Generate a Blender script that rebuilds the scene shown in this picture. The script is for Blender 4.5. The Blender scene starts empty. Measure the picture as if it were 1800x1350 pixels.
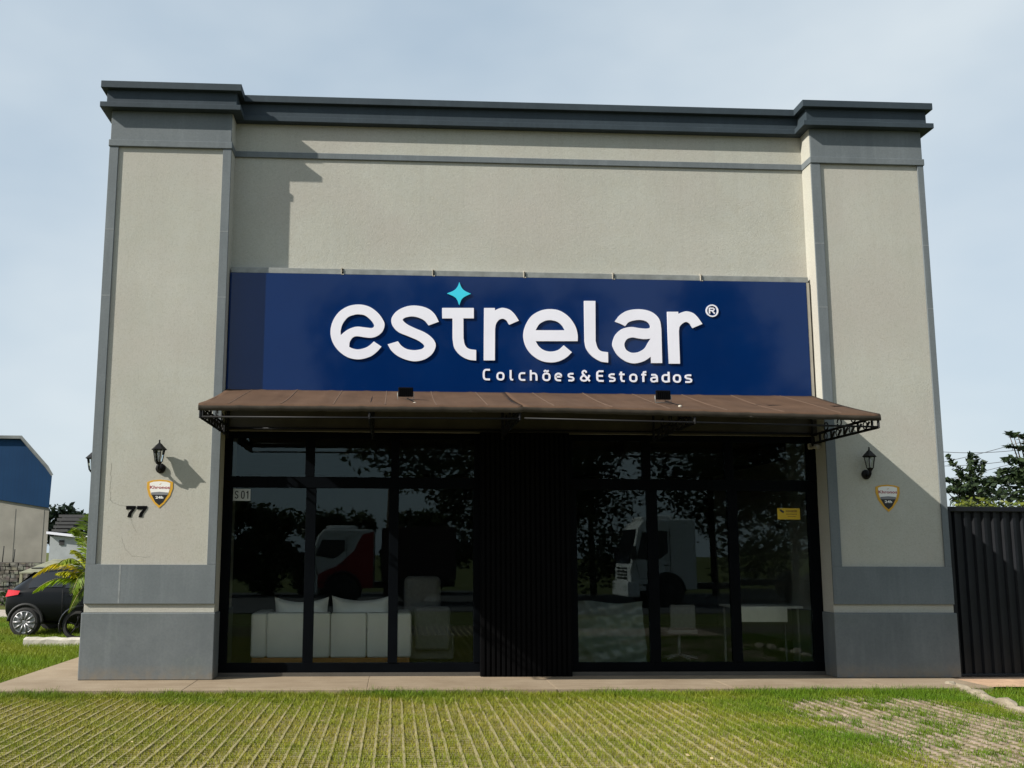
import bpy, bmesh, math, random
import numpy as np
from mathutils import Matrix, Vector, Euler
R = math.radians
scene = bpy.context.scene
col = scene.collection

# ------------------------------------------------------------------ camera
cam_data = bpy.data.cameras.new('camera')
cam = bpy.data.objects.new('camera', cam_data); col.objects.link(cam); scene.camera = cam
cam_data.sensor_width = 36.0
cam_data.lens = 1761.55 / 1800 * 36
cam_data.shift_x = (900 - 788.26) / 1800
cam_data.shift_y = (702.80 - 675) / 1800
cam_data.clip_start = 0.05; cam_data.clip_end = 3000
def cam_matrix(yaw, pitch, roll, loc):
    f = Vector((math.sin(yaw)*math.cos(pitch), math.cos(yaw)*math.cos(pitch), math.sin(pitch)))
    r0 = Vector((math.cos(yaw), -math.sin(yaw), 0)); u0 = r0.cross(f)
    r = math.cos(roll)*r0 + math.sin(roll)*u0; u = -math.sin(roll)*r0 + math.cos(roll)*u0
    m = Matrix((r, u, -f)).transposed().to_4x4(); m.translation = loc
    return m
cam.matrix_world = cam_matrix(0.0526, 0.151, 0.0035, Vector((-1.7448, -13.1556, 1.6)))

# ------------------------------------------------------------------ sky, sun, exposure
SUN_TO = Vector((-2.5, -1.0, 1.92)).normalized()
world = bpy.data.worlds.new('World'); scene.world = world; world.use_nodes = True
wn = world.node_tree.nodes; wl = world.node_tree.links; wn.clear()
wo = wn.new('ShaderNodeOutputWorld'); bg = wn.new('ShaderNodeBackground'); bg.inputs['Strength'].default_value = 0.098
sky = wn.new('ShaderNodeTexSky'); sky.sky_type = 'NISHITA'; sky.sun_disc = False
sky.sun_elevation = math.asin(SUN_TO.z); sky.sun_rotation = math.atan2(SUN_TO.x, SUN_TO.y) % (2*math.pi)
sky.altitude = 400; sky.air_density = 1.0; sky.dust_density = 2.0; sky.ozone_density = 1.5
tc = wn.new('ShaderNodeTexCoord'); mp = wn.new('ShaderNodeMapping'); mp.inputs['Scale'].default_value = (1.0, 1.0, 2.2)
nz = wn.new('ShaderNodeTexNoise'); nz.inputs['Scale'].default_value = 1.35; nz.inputs['Detail'].default_value = 5; nz.inputs['Roughness'].default_value = 0.5
rp = wn.new('ShaderNodeValToRGB'); rp.color_ramp.elements[0].position = 0.32; rp.color_ramp.elements[0].color = (.74,.74,.74,1)
rp.color_ramp.elements[1].position = 0.72; rp.color_ramp.elements[1].color = (.94,.94,.94,1)
mx = wn.new('ShaderNodeMix'); mx.data_type = 'RGBA'; veil = wn.new('ShaderNodeValToRGB'); veil.color_ramp.elements[0].position = .35; veil.color_ramp.elements[0].color = (.375, .475, .565, 1)
veil.color_ramp.elements[1].position = .66; veil.color_ramp.elements[1].color = (.575, .640, .680, 1)
vm = wn.new('ShaderNodeVectorMath'); vm.operation = 'SCALE'; vm.inputs['Scale'].default_value = 8.8
wl.new(tc.outputs['Generated'], mp.inputs['Vector']); wl.new(mp.outputs[0], nz.inputs['Vector']); wl.new(nz.outputs['Fac'], rp.inputs[0])
wl.new(nz.outputs['Fac'], veil.inputs[0]); wl.new(veil.outputs[0], vm.inputs[0]); wl.new(vm.outputs[0], mx.inputs[7]); wl.new(rp.outputs[0], mx.inputs[0]); wl.new(sky.outputs[0], mx.inputs[6]); wl.new(mx.outputs[2], bg.inputs['Color']); wl.new(bg.outputs[0], wo.inputs['Surface'])
sun_data = bpy.data.lights.new('sun', 'SUN'); sun_data.energy = 4.6; sun_data.angle = R(0.55); sun_data.color = (1.0, 0.95, 0.86)
sun = bpy.data.objects.new('sun', sun_data); col.objects.link(sun)
sun.rotation_euler = SUN_TO.to_track_quat('Z', 'Y').to_euler(); sun.location = (-25, -10, 19)
vs = scene.view_settings; vs.view_transform = 'Standard'; vs.look = 'None'; vs.exposure = 0.55; vs.gamma = 1.0; vs.use_curve_mapping = False

# ------------------------------------------------------------------ object helpers
def tag(o, label=None, cat=None, group=None, kind=None):
    if label: o['label'] = label
    if cat: o['category'] = cat
    if group: o['group'] = group
    if kind: o['kind'] = kind
    return o
def empty(name, loc, label=None, cat=None, group=None, kind=None):
    o = bpy.data.objects.new(name, None); o.empty_display_size = 0.2; o.location = loc; col.objects.link(o)
    return tag(o, label, cat, group, kind)
def adopt(o, parent):
    if parent is not None:
        o.parent = parent
        if parent.type == 'EMPTY':
            o.matrix_parent_inverse = Matrix.Translation(-Vector(parent.location))
    return o
def copy_tree(o, loc, parent=None):
    c = o.copy(); col.objects.link(c)
    if parent is not None: c.parent = parent
    else: c.location = loc
    for ch in o.children: copy_tree(ch, None, c)
    return c
class MB:
    def __init__(s): s.v = []; s.f = []; s.sm = []
    def add(s, vs_, fs, smooth=False):
        n = len(s.v); s.v += [tuple(p) for p in vs_]; s.f += [tuple(i+n for i in f) for f in fs]; s.sm += [smooth]*len(fs); return s
    def box(s, x0, x1, y0, y1, z0, z1):
        return s.add([(x0,y0,z0),(x1,y0,z0),(x1,y1,z0),(x0,y1,z0),(x0,y0,z1),(x1,y0,z1),(x1,y1,z1),(x0,y1,z1)],
            [(0,3,2,1),(4,5,6,7),(0,1,5,4),(1,2,6,5),(2,3,7,6),(3,0,4,7)])
    def tube(s, pts, rad, n=8, smooth=True, caps=True):
        pts = [Vector(p) for p in pts]; rads = rad if isinstance(rad, (list, tuple)) else [rad]*len(pts)
        base = len(s.v); prev = None
        for i, p in enumerate(pts):
            t = (pts[min(i+1, len(pts)-1)] - pts[max(i-1, 0)]).normalized()
            if prev is None:
                a = Vector((0,0,1)) if abs(t.z) < .9 else Vector((1,0,0)); u = t.cross(a).normalized()
            else:
                u = (prev - t*prev.dot(t)).normalized()
            prev = u; w = t.cross(u)
            for k in range(n):
                an = 2*math.pi*k/n; s.v.append(tuple(p + (u*math.cos(an)+w*math.sin(an))*rads[i]))
        for i in range(len(pts)-1):
            for k in range(n):
                a = base+i*n+k; b = base+i*n+(k+1) % n
                s.f.append((a, b, b+n, a+n)); s.sm.append(smooth)
        if caps:
            s.f.append(tuple(base+k for k in reversed(range(n)))); s.sm.append(False)
            s.f.append(tuple(base+(len(pts)-1)*n+k for k in range(n))); s.sm.append(False)
        return s
    def lathe(s, prof, n=16, center=(0,0,0), axis='Z', smooth=True, caps=True):
        base = len(s.v); cx, cy, cz = center
        for (r, h) in prof:
            for k in range(n):
                a = 2*math.pi*k/n; c_, s_ = math.cos(a)*r, math.sin(a)*r
                if axis == 'Z': s.v.append((cx+c_, cy+s_, cz+h))
                elif axis == 'Y': s.v.append((cx+c_, cy+h, cz+s_))
                else: s.v.append((cx+h, cy+c_, cz+s_))
        for i in range(len(prof)-1):
            for k in range(n):
                a = base+i*n+k; b = base+i*n+(k+1) % n
                s.f.append((a, b, b+n, a+n)); s.sm.append(smooth)
        if caps:
            s.f.append(tuple(base+k for k in reversed(range(n)))); s.sm.append(False)
            s.f.append(tuple(base+(len(prof)-1)*n+k for k in range(n))); s.sm.append(False)
        return s
    def prism_y(s, poly, y0, y1):       # polygon in XZ extruded along Y
        n = len(poly)
        return s.add([(x, y0, z) for x, z in poly]+[(x, y1, z) for x, z in poly],
            [tuple(range(n)), tuple(reversed(range(n, 2*n)))]+[(i, i+n, (i+1) % n+n, (i+1) % n) for i in range(n)])
    def build(s, name, mat, parent=None, label=None, bevel=0.0, fix=True):
        me = bpy.data.meshes.new(name); me.from_pydata(s.v, [], s.f); me.update()
        if any(s.sm): me.polygons.foreach_set('use_smooth', s.sm)
        if fix:
            bm = bmesh.new(); bm.from_mesh(me); bmesh.ops.recalc_face_normals(bm, faces=bm.faces); bm.to_mesh(me); bm.free()
        if mat: me.materials.append(mat)
        o = bpy.data.objects.new(name, me); col.objects.link(o); adopt(o, parent)
        if bevel:
            m = o.modifiers.new('bevel', 'BEVEL'); m.width = bevel; m.segments = 2; m.limit_method = 'ANGLE'
        if label: o['label'] = label
        return o
def box(name, x0, x1, y0, y1, z0, z1, mat, parent=None, label=None, bevel=0.004):
    return MB().box(x0, x1, y0, y1, z0, z1).build(name, mat, parent, label, bevel, fix=False)
def catmull(pts, closed, res=6):
    """points (x, z, corner) -> dense outline"""
    out = []; n = len(pts)
    for i in range(n if closed else n-1):
        p1, p2 = pts[i], pts[(i+1) % n]
        p0 = pts[(i-1) % n]; p3 = pts[(i+2) % n]
        out.append((p1[0], p1[1]))
        if p1[2] and p2[2]: continue
        if p1[2]: p0 = (2*p1[0]-p2[0], 2*p1[1]-p2[1])
        if p2[2]: p3 = (2*p2[0]-p1[0], 2*p2[1]-p1[1])
        for k in range(1, res):
            t = k/res; t2 = t*t; t3 = t2*t
            out.append(tuple(.5*((2*p1[j])+(-p0[j]+p2[j])*t+(2*p0[j]-5*p1[j]+4*p2[j]-p3[j])*t2+(-p0[j]+3*p1[j]-3*p2[j]+p3[j])*t3) for j in (0, 1)))
    return out
def curve_mesh(name, loops, y, depth, mat, parent, label=None):
    """flat loops in XZ (holes even-odd) -> solid standing at y, facing -Y"""
    cu = bpy.data.curves.new(name, 'CURVE'); cu.dimensions = '2D'; cu.fill_mode = 'BOTH'; cu.extrude = depth/2
    for lp in loops:
        sp = cu.splines.new('POLY'); sp.points.add(len(lp)-1)
        for q, (x, z) in zip(sp.points, lp): q.co = (x, z, 0, 1)
        sp.use_cyclic_u = True
    return curve_to_mesh(cu, name, Matrix.Translation((0, y-depth/2, 0)) @ Matrix.Rotation(R(90), 4, 'X'), mat, parent, label)
def curve_to_mesh(cu, name, M, mat, parent, label=None):
    tmp = bpy.data.objects.new('tmp', cu); col.objects.link(tmp)
    bpy.context.view_layer.update()
    dg = bpy.context.evaluated_depsgraph_get()
    me = bpy.data.meshes.new_from_object(tmp.evaluated_get(dg)); me.name = name
    bpy.data.objects.remove(tmp); me.transform(M); me.materials.clear(); me.materials.append(mat)
    o = bpy.data.objects.new(name, me); col.objects.link(o); adopt(o, parent)
    if label: o['label'] = label
    return o
def text_mesh(name, body, x0, x1, z0, z1, y, depth, mat, parent, bold=0.0, shear=0.0, label=None):
    """lettering fitted into the rectangle x0..x1, z0..z1 on a wall facing -Y"""
    cu = bpy.data.curves.new(name, 'FONT'); cu.body = body; cu.size = 1; cu.extrude = depth/2; cu.offset = bold; cu.shear = shear; cu.resolution_u = 3
    o = curve_to_mesh(cu, name, Matrix.Identity(4), mat, parent, label)
    co = [v.co.copy() for v in o.data.vertices]
    ax, bx = min(c.x for c in co), max(c.x for c in co); az, bz = min(c.y for c in co), max(c.y for c in co)
    for v, c in zip(o.data.vertices, co):
        v.co = (x0+(c.x-ax)/(bx-ax)*(x1-x0), y-depth/2-c.z, z0+(c.y-az)/(bz-az)*(z1-z0))
    return o
def quad_cloud(name, quads, mat, parent=None, colors=None):
    """quads: (N,4,3) array -> one mesh; colors (N,3) per quad as attribute 'tint'"""
    n = len(quads); me = bpy.data.meshes.new(name)
    me.vertices.add(n*4); me.vertices.foreach_set('co', quads.reshape(-1).astype(np.float32))
    me.loops.add(n*4); me.loops.foreach_set('vertex_index', np.arange(n*4, dtype=np.int32))
    me.polygons.add(n); me.polygons.foreach_set('loop_start', np.arange(0, n*4, 4, dtype=np.int32))
    me.update(calc_edges=True); me.validate()
    if colors is not None:
        at = me.attributes.new('tint', 'FLOAT_COLOR', 'POINT')
        c4 = np.ones((n, 4, 4), np.float32); c4[:, :, :3] = colors[:, None, :]
        at.data.foreach_set('color', c4.reshape(-1))
    me.materials.append(mat)
    o = bpy.data.objects.new(name, me); col.objects.link(o); adopt(o, parent)
    return o

# ------------------------------------------------------------------ materials
class NT:
    def __init__(s, name):
        s.m = bpy.data.materials.new(name); s.m.use_nodes = True; s.t = s.m.node_tree; s.n = s.t.nodes; s.l = s.t.links
        s.b = s.n['Principled BSDF']; s.co = s.n.new('ShaderNodeTexCoord')
    def noise(s, scale, detail=4, rough=.55, vec=None, dist=0):
        n = s.n.new('ShaderNodeTexNoise'); n.inputs['Scale'].default_value = scale; n.inputs['Detail'].default_value = detail
        n.inputs['Roughness'].default_value = rough; n.inputs['Distortion'].default_value = dist
        s.l.new(vec or s.co.outputs['Object'], n.inputs['Vector']); return n.outputs['Fac']
    def scaled(s, sx, sy, sz):
        m = s.n.new('ShaderNodeMapping'); m.inputs['Scale'].default_value = (sx, sy, sz); s.l.new(s.co.outputs['Object'], m.inputs['Vector']); return m.outputs[0]
    def ramp(s, fac, stops):
        r = s.n.new('ShaderNodeValToRGB'); e = r.color_ramp.elements
        while len(e) < len(stops): e.new(.5)
        for q, (p, c) in zip(e, stops): q.position = p; q.color = (c, c, c, 1) if isinstance(c, (int, float)) else (*c, 1)
        s.l.new(fac, r.inputs[0]); return r.outputs[0]
    def mix(s, fac, a, b, mode='MIX'):
        m = s.n.new('ShaderNodeMix'); m.data_type = 'RGBA'; m.blend_type = mode
        for v, i in ((fac, 0), (a, 6), (b, 7)):
            if isinstance(v, (int, float)): m.inputs[i].default_value = v if i == 0 else (v, v, v, 1)
            elif isinstance(v, tuple): m.inputs[i].default_value = (*v, 1)
            else: s.l.new(v, m.inputs[i])
        return m.outputs[2]
    def color(s, c):
        if isinstance(c, tuple): s.b.inputs['Base Color'].default_value = (*c, 1)
        else: s.l.new(c, s.b.inputs['Base Color'])
        return s
    def bump(s, h, strength=.3, dist=.01):
        b = s.n.new('ShaderNodeBump'); b.inputs['Strength'].default_value = strength; b.inputs['Distance'].default_value = dist
        s.l.new(h, b.inputs['Height']); s.l.new(b.outputs[0], s.b.inputs['Normal']); return s
    def set(s, **k):
        for a, v in k.items(): s.b.inputs[a.replace('_', ' ')].default_value = v
        return s
def simple(name, c, rough=.6, metal=0.0, var=.12, scale=6, bump=0, spec=None):
    t = NT(name); n = t.noise(scale, 5)
    f = t.ramp(n, [(.3, 1-var), (.7, 1+var)])
    t.color(t.mix(1.0, tuple(c), f, 'MULTIPLY')).set(Roughness=rough, Metallic=metal)
    if spec is not None: t.set(Specular_IOR_Level=spec)
    if bump: t.bump(t.noise(scale*12, 3), bump, .004)
    return t.m
def stucco():
    t = NT('cream_stucco')
    big = t.noise(.9, 5, .6); grain = t.noise(52, 4, .65); mid = t.noise(7, 4)
    streak = t.noise(1.0, 6, .65, t.scaled(6, 6, .22)); sep = t.n.new('ShaderNodeSeparateXYZ'); t.l.new(t.co.outputs['Object'], sep.inputs[0])
    c = t.mix(t.ramp(big, [(.35, 0.0), (.7, 1.0)]), (.408, .406, .358), (.462, .459, .410))
    c = t.mix(t.ramp(mid, [(.35, 0.0), (.75, .25)]), c, (.42, .39, .31))
    c = t.mix(t.ramp(streak, [(.52, 0.0), (.85, .28)]), c, (.36, .35, .30))
    hi = t.n.new('ShaderNodeMapRange'); hi.inputs[1].default_value = 5.2; hi.inputs[2].default_value = 7.3; t.l.new(sep.outputs[2], hi.inputs[0])
    run = t.mix(1.0, t.ramp(t.noise(1.0, 6, .7, t.scaled(9, 9, .16)), [(.48, 0.0), (.75, .38)]), hi.outputs[0], 'MULTIPLY')
    c = t.mix(run, c, (.335, .315, .285))
    c = t.mix(t.ramp(t.noise(.55, 3), [(.42, 0.0), (.62, .5)]), c, (.42, .385, .345))
    c = t.mix(t.ramp(grain, [(.3, .35), (.5, 0.0)]), c, (.26, .25, .195))
    c = t.mix(t.ramp(t.noise(40, 4, .7), [(.58, 0.0), (.72, .55)]), c, (.56, .55, .46))
    t.color(c).set(Roughness=.92, Specular_IOR_Level=.2)
    h = t.mix(.35, t.noise(75, 3, .7), t.noise(24, 3, .6)); t.bump(h, .55, .009)
    return t.m
def grey_paint(name, c0, c1, green=.0):
    t = NT(name); big = t.noise(1.6, 6, .62); streak = t.noise(1.2, 5, .6, t.scaled(6, 6, .5)); fine = t.noise(38, 3)
    c = t.mix(t.ramp(big, [(.3, 0.0), (.72, 1.0)]), c0, c1)
    c = t.mix(t.ramp(streak, [(.5, 0.0), (.82, .5)]), c, tuple(v*1.35 for v in c1))
    c = t.mix(t.ramp(t.noise(3.3, 6, .7), [(.58, 0.0), (.8, .35)]), c, tuple(v*.7 for v in c0))
    if green: c = t.mix(t.ramp(t.noise(1.1, 4), [(.5, 0.0), (.75, green)]), c, (.10, .13, .105))
    c = t.mix(t.ramp(fine, [(.35, .18), (.6, 0.0)]), c, tuple(v*.6 for v in c0))
    if green:      # splash dirt and scuffs at the foot
        sep = t.n.new('ShaderNodeSeparateXYZ'); t.l.new(t.co.outputs['Object'], sep.inputs[0])
        lo = t.n.new('ShaderNodeMapRange'); lo.inputs[1].default_value = .20; lo.inputs[2].default_value = .0; t.l.new(sep.outputs[2], lo.inputs[0])
        c = t.mix(t.mix(1.0, lo.outputs[0], t.ramp(t.noise(7, 5, .7), [(.35, .15), (.65, .9)]), 'MULTIPLY'), c, (.20, .165, .12))
        c = t.mix(t.ramp(t.noise(2.2, 7, .75), [(.62, 0.0), (.70, .45)]), c, (.21, .225, .225))
    t.color(c).set(Roughness=.7, Specular_IOR_Level=.3); t.bump(t.noise(30, 4), .18, .004)
    return t.m
def glass_mat(name, tint, rough=0.0, gloss=(.9, .95, .95)):
    t = NT(name); t.n.remove(t.b); out = t.n['Material Output']
    tr = t.n.new('ShaderNodeBsdfTransparent'); tr.inputs[0].default_value = (*tint, 1)
    gl = t.n.new('ShaderNodeBsdfGlossy'); gl.inputs['Roughness'].default_value = rough; gl.inputs[0].default_value = (*gloss, 1)
    fr = t.n.new('ShaderNodeFresnel'); fr.inputs[0].default_value = 1.45
    mx_ = t.n.new('ShaderNodeMixShader'); t.l.new(fr.outputs[0], mx_.inputs[0]); t.l.new(tr.outputs[0], mx_.inputs[1]); t.l.new(gl.outputs[0], mx_.inputs[2])
    t.l.new(mx_.outputs[0], out.inputs['Surface']); return t.m
def leaf_mat(name, base, rough=.5, trans=.25):
    t = NT(name); a = t.n.new('ShaderNodeAttribute'); a.attribute_name = 'tint'
    c = t.mix(1.0, base, a.outputs['Color'], 'MULTIPLY'); t.color(c).set(Roughness=rough, Specular_IOR_Level=.25)
    out = t.n['Material Output']; tl = t.n.new('ShaderNodeBsdfTranslucent'); t.l.new(c, tl.inputs[0])
    mx_ = t.n.new('ShaderNodeMixShader'); mx_.inputs[0].default_value = trans
    t.l.new(t.b.outputs[0], mx_.inputs[1]); t.l.new(tl.outputs[0], mx_.inputs[2]); t.l.new(mx_.outputs[0], out.inputs['Surface'])
    return t.m
def concrete(name, c0, c1, joint=False):
    t = NT(name); c = t.mix(t.ramp(t.noise(1.3, 6, .65), [(.3, 0.0), (.7, 1.0)]), c0, c1)
    c = t.mix(t.ramp(t.noise(1, 5, .6, t.scaled(1.2, 9, 9)), [(.45, 0.0), (.75, .45)]), c, tuple(v*.72 for v in c0))
    c = t.mix(t.ramp(t.noise(60, 3), [(.3, .3), (.6, 0.0)]), c, tuple(v*.55 for v in c0))
    t.color(c).set(Roughness=.93, Specular_IOR_Level=.2); t.bump(t.noise(45, 4), .3, .005); return t.m
M = {}
M['stucco'] = stucco()
M['grey'] = grey_paint('grey_trim_paint', (.122, .140, .150), (.156, .175, .185))
M['plinth'] = grey_paint('grey_plinth_paint', (.112, .127, .135), (.150, .166, .173), green=.35)
M['dark'] = grey_paint('charcoal_cornice_paint', (.028, .041, .052), (.038, .053, .066))
M['blackalu'] = simple('black_aluminium', (.0022, .0030, .0042), .5, 0.0, .2, 4, spec=.04)
M['blackslat'] = simple('black_slat_paint', (.0022, .0022, .0026), .7, 0.0, .25, 5, spec=.06)
M['header'] = simple('dark_header_board', (.070, .064, .052), .8, 0, .2, 3, spec=.1)
M['glass'] = glass_mat('tinted_shop_glass', (.93, .94, .92), gloss=(.56, .68, .70))
M['clear'] = glass_mat('lantern_glass', (.86, .88, .88), .02)
M['blackmetal'] = simple('black_painted_metal', (.006, .006, .007), .5, .0, .2, 20, spec=.2)
M['greymetal'] = simple('galvanised_channel', (.24, .25, .24), .55, .2, .2, 8)
M['white'] = simple('white_acrylic', (.80, .79, .86), .35, 0, .03, 3)
M['cyan'] = simple('cyan_acrylic', (.045, .60, .78), .35, 0, .03, 3)
M['sidemetal'] = simple('sign_side_metal', (.33, .31, .26), .6, 0, .1, 6)
def sign_mat():
    t = NT('gloss_blue_sign'); n = t.noise(.8, 4)
    t.color(t.mix(t.ramp(n, [(.3, 0.0), (.7, 1.0)]), (.001, .0165, .086), (.0012, .0195, .098))).set(Roughness=.06, Specular_IOR_Level=.36)
    t.bump(t.noise(1.1, 3), .02, .02); return t.m
M['sign'] = sign_mat()
def awning_mat():
    t = NT('brown_awning_canvas'); c = t.mix(t.ramp(t.noise(2.0, 6, .65), [(.3, 0.0), (.72, 1.0)]), (.066, .037, .022), (.096, .056, .035))
    c = t.mix(t.ramp(t.noise(1, 5, .6, t.scaled(7, .8, 1)), [(.5, 0.0), (.8, .5)]), c, (.115, .070, .045))
    c = t.mix(t.ramp(t.noise(3.5, 6, .7), [(.56, 0.0), (.75, .4)]), c, (.055, .031, .021))
    t.color(c).set(Roughness=.85, Specular_IOR_Level=.2); t.bump(t.noise(160, 2), .15, .002); return t.m
M['canvas'] = awning_mat()
M['hem'] = simple('dark_awning_hem', (.045, .036, .026), .85, 0, .25, 8)
M['sidewalk'] = concrete('sidewalk_concrete', (.240, .182, .122), (.340, .272, .195))
M['rib'] = concrete('paver_rib_concrete', (.245, .212, .105), (.350, .305, .170))
M['soil'] = simple('dry_soil', (.060, .050, .020), .95, 0, .35, 9, .4)
M['rib_clean'] = concrete('bare_paver_rib_concrete', (.26, .20, .155), (.40, .32, .265))
_t = M['rib_clean'].node_tree; _b = _t.nodes['Principled BSDF']; _src = _b.inputs['Base Color'].links[0].from_socket
_g = _t.nodes.new('ShaderNodeNewGeometry'); _n = _t.nodes.new('ShaderNodeTexNoise'); _n.inputs['Scale'].default_value = 5.5; _n.inputs['Detail'].default_value = 6; _n.inputs['Roughness'].default_value = .7
_r = _t.nodes.new('ShaderNodeValToRGB'); _r.color_ramp.elements[0].position = .46; _r.color_ramp.elements[0].color = (0, 0, 0, 1); _r.color_ramp.elements[1].position = .66; _r.color_ramp.elements[1].color = (.85, .85, .85, 1)
_m = _t.nodes.new('ShaderNodeMix'); _m.data_type = 'RGBA'; _m.inputs[7].default_value = (.115, .085, .055, 1)
_t.links.new(_g.outputs['Position'], _n.inputs['Vector']); _t.links.new(_n.outputs['Fac'], _r.inputs[0]); _t.links.new(_r.outputs[0], _m.inputs[0]); _t.links.new(_src, _m.inputs[6]); _t.links.new(_m.outputs[2], _b.inputs['Base Color'])
M['kerb_rough'] = concrete('weathered_kerb_stone', (.20, .165, .115), (.40, .35, .27))
M['kerb'] = concrete('rough_kerb_stone', (.40, .36, .30), (.62, .57, .48))
M['grass'] = leaf_mat('grass_blades', (1, 1, 1), .6, .2)
M['leaf'] = leaf_mat('tree_leaves', (1, 1, 1), .45, .22)
M['bark'] = simple('bark', (.07, .05, .035), .9, 0, .35, 8, .5)
LETTERS = {
 'e': [[(-2.057,4.421,1),(-1.953,4.351,1),(-2.015,4.278,0),(-2.109,4.209,0),(-2.256,4.171,0),(-2.404,4.197,0),(-2.531,4.286,0),(-2.614,4.405,0),(-2.645,4.541,0),(-2.62,4.685,0),(-2.541,4.816,0),(-2.417,4.902,0),(-2.269,4.931,0),(-2.127,4.903,0),(-2.007,4.817,0),(-1.932,4.712,0),(-1.916,4.643,0),(-1.944,4.559,0),(-2.01,4.498,0),(-2.091,4.472,0),(-2.18,4.476,0),(-2.284,4.49,0),(-2.343,4.47,0),(-2.382,4.409,0),(-2.388,4.341,1),(-2.34,4.319,0),(-2.266,4.308,0),(-2.178,4.329,0),(-2.112,4.367,0)],[(-2.506,4.501,1),(-2.507,4.573,0),(-2.479,4.665,0),(-2.414,4.75,0),(-2.333,4.785,0),(-2.267,4.794,0),(-2.185,4.78,0),(-2.11,4.724,0),(-2.064,4.664,0),(-2.06,4.626,0),(-2.093,4.606,0),(-2.175,4.613,0),(-2.286,4.622,0),(-2.374,4.598,0),(-2.44,4.559,0)]],
 's': [[(-1.178,4.708,1),(-1.229,4.806,0),(-1.303,4.876,0),(-1.405,4.917,0),(-1.534,4.929,0),(-1.653,4.903,0),(-1.753,4.845,0),(-1.812,4.769,0),(-1.825,4.703,0),(-1.797,4.628,0),(-1.723,4.554,0),(-1.594,4.5,0),(-1.465,4.446,0),(-1.392,4.396,0),(-1.373,4.363,0),(-1.4,4.33,0),(-1.446,4.316,0),(-1.519,4.308,0),(-1.611,4.323,0),(-1.684,4.368,0),(-1.732,4.428,1),(-1.869,4.384,1),(-1.82,4.301,0),(-1.737,4.228,0),(-1.627,4.178,0),(-1.5,4.155,0),(-1.372,4.182,0),(-1.272,4.253,0),(-1.222,4.347,0),(-1.227,4.422,0),(-1.283,4.496,0),(-1.375,4.56,0),(-1.503,4.614,0),(-1.605,4.664,0),(-1.665,4.715,0),(-1.66,4.743,0),(-1.615,4.765,0),(-1.532,4.776,0),(-1.44,4.756,0),(-1.367,4.715,0),(-1.316,4.654,1)]],
 't': [[(-1.133,4.902,1),(-0.699,4.909,1),(-0.699,4.763,1),(-0.842,4.761,1),(-0.84,4.483,1),(-0.819,4.39,0),(-0.768,4.339,0),(-0.667,4.322,1),(-0.667,4.176,1),(-0.777,4.19,0),(-0.887,4.249,0),(-0.965,4.351,0),(-0.989,4.481,1),(-0.991,4.758,1),(-1.132,4.756,1)]],
 'r': [[(-0.557,4.911,1),(-0.409,4.913,1),(-0.41,4.879,1),(-0.357,4.905,0),(-0.296,4.917,0),(-0.21,4.894,0),(-0.14,4.833,0),(-0.08,4.741,1),(-0.213,4.68,1),(-0.25,4.738,0),(-0.301,4.764,0),(-0.354,4.746,0),(-0.393,4.692,0),(-0.408,4.621,1),(-0.412,4.182,1),(-0.565,4.18,1)]],
 'e2': [[(0.534,4.406,1),(0.646,4.31,1),(0.567,4.235,0),(0.462,4.181,0),(0.349,4.164,0),(0.219,4.186,0),(0.098,4.263,0),(0.013,4.381,0),(-0.021,4.53,0),(0.011,4.68,0),(0.095,4.81,0),(0.226,4.888,0),(0.358,4.91,0),(0.489,4.888,0),(0.61,4.805,0),(0.695,4.682,0),(0.728,4.559,0),(0.727,4.466,1),(0.148,4.457,1),(0.186,4.392,0),(0.255,4.336,0),(0.351,4.315,0),(0.455,4.339,0)],[(0.149,4.61,1),(0.198,4.692,0),(0.277,4.742,0),(0.356,4.755,0),(0.443,4.736,0),(0.512,4.684,0),(0.555,4.616,1)]],
 'l': [[(0.825,5.034,1),(0.983,5.036,1),(0.975,4.471,1),(1.0,4.381,0),(1.048,4.332,0),(1.145,4.317,1),(1.144,4.173,1),(1.037,4.188,0),(0.924,4.257,0),(0.845,4.362,0),(0.822,4.469,1)]],
 'a': [[(1.249,4.753,1),(1.32,4.842,0),(1.429,4.906,0),(1.577,4.929,0),(1.717,4.911,0),(1.815,4.858,0),(1.875,4.776,0),(1.893,4.656,1),(1.892,4.177,1),(1.736,4.174,1),(1.734,4.262,1),(1.641,4.201,0),(1.509,4.166,0),(1.387,4.193,0),(1.283,4.27,0),(1.22,4.376,0),(1.209,4.45,0),(1.248,4.558,0),(1.324,4.634,0),(1.411,4.667,0),(1.489,4.676,0),(1.579,4.663,0),(1.686,4.656,0),(1.735,4.673,0),(1.732,4.715,0),(1.672,4.764,0),(1.574,4.777,0),(1.45,4.748,0),(1.391,4.688,1)],[(1.739,4.516,1),(1.649,4.508,0),(1.567,4.517,0),(1.485,4.529,0),(1.411,4.503,0),(1.373,4.436,0),(1.391,4.362,0),(1.448,4.322,0),(1.505,4.314,0),(1.579,4.332,0),(1.654,4.382,0),(1.697,4.449,0)]],
 'r2': [[(1.982,4.899,1),(2.137,4.902,1),(2.138,4.873,1),(2.196,4.897,0),(2.258,4.91,0),(2.342,4.888,0),(2.409,4.827,0),(2.471,4.735,1),(2.331,4.673,1),(2.294,4.732,0),(2.245,4.759,0),(2.195,4.738,0),(2.151,4.691,0),(2.138,4.629,1),(2.139,4.171,1),(1.983,4.169,1)]],
 'star': [[(-0.898,5.272,1),(-0.872,5.201,0),(-0.826,5.149,0),(-0.739,5.108,1),(-0.826,5.064,0),(-0.87,5.02,0),(-0.898,4.944,1),(-0.926,5.019,0),(-0.972,5.064,0),(-1.066,5.107,1),(-0.972,5.151,0),(-0.924,5.205,0)]],
}
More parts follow.
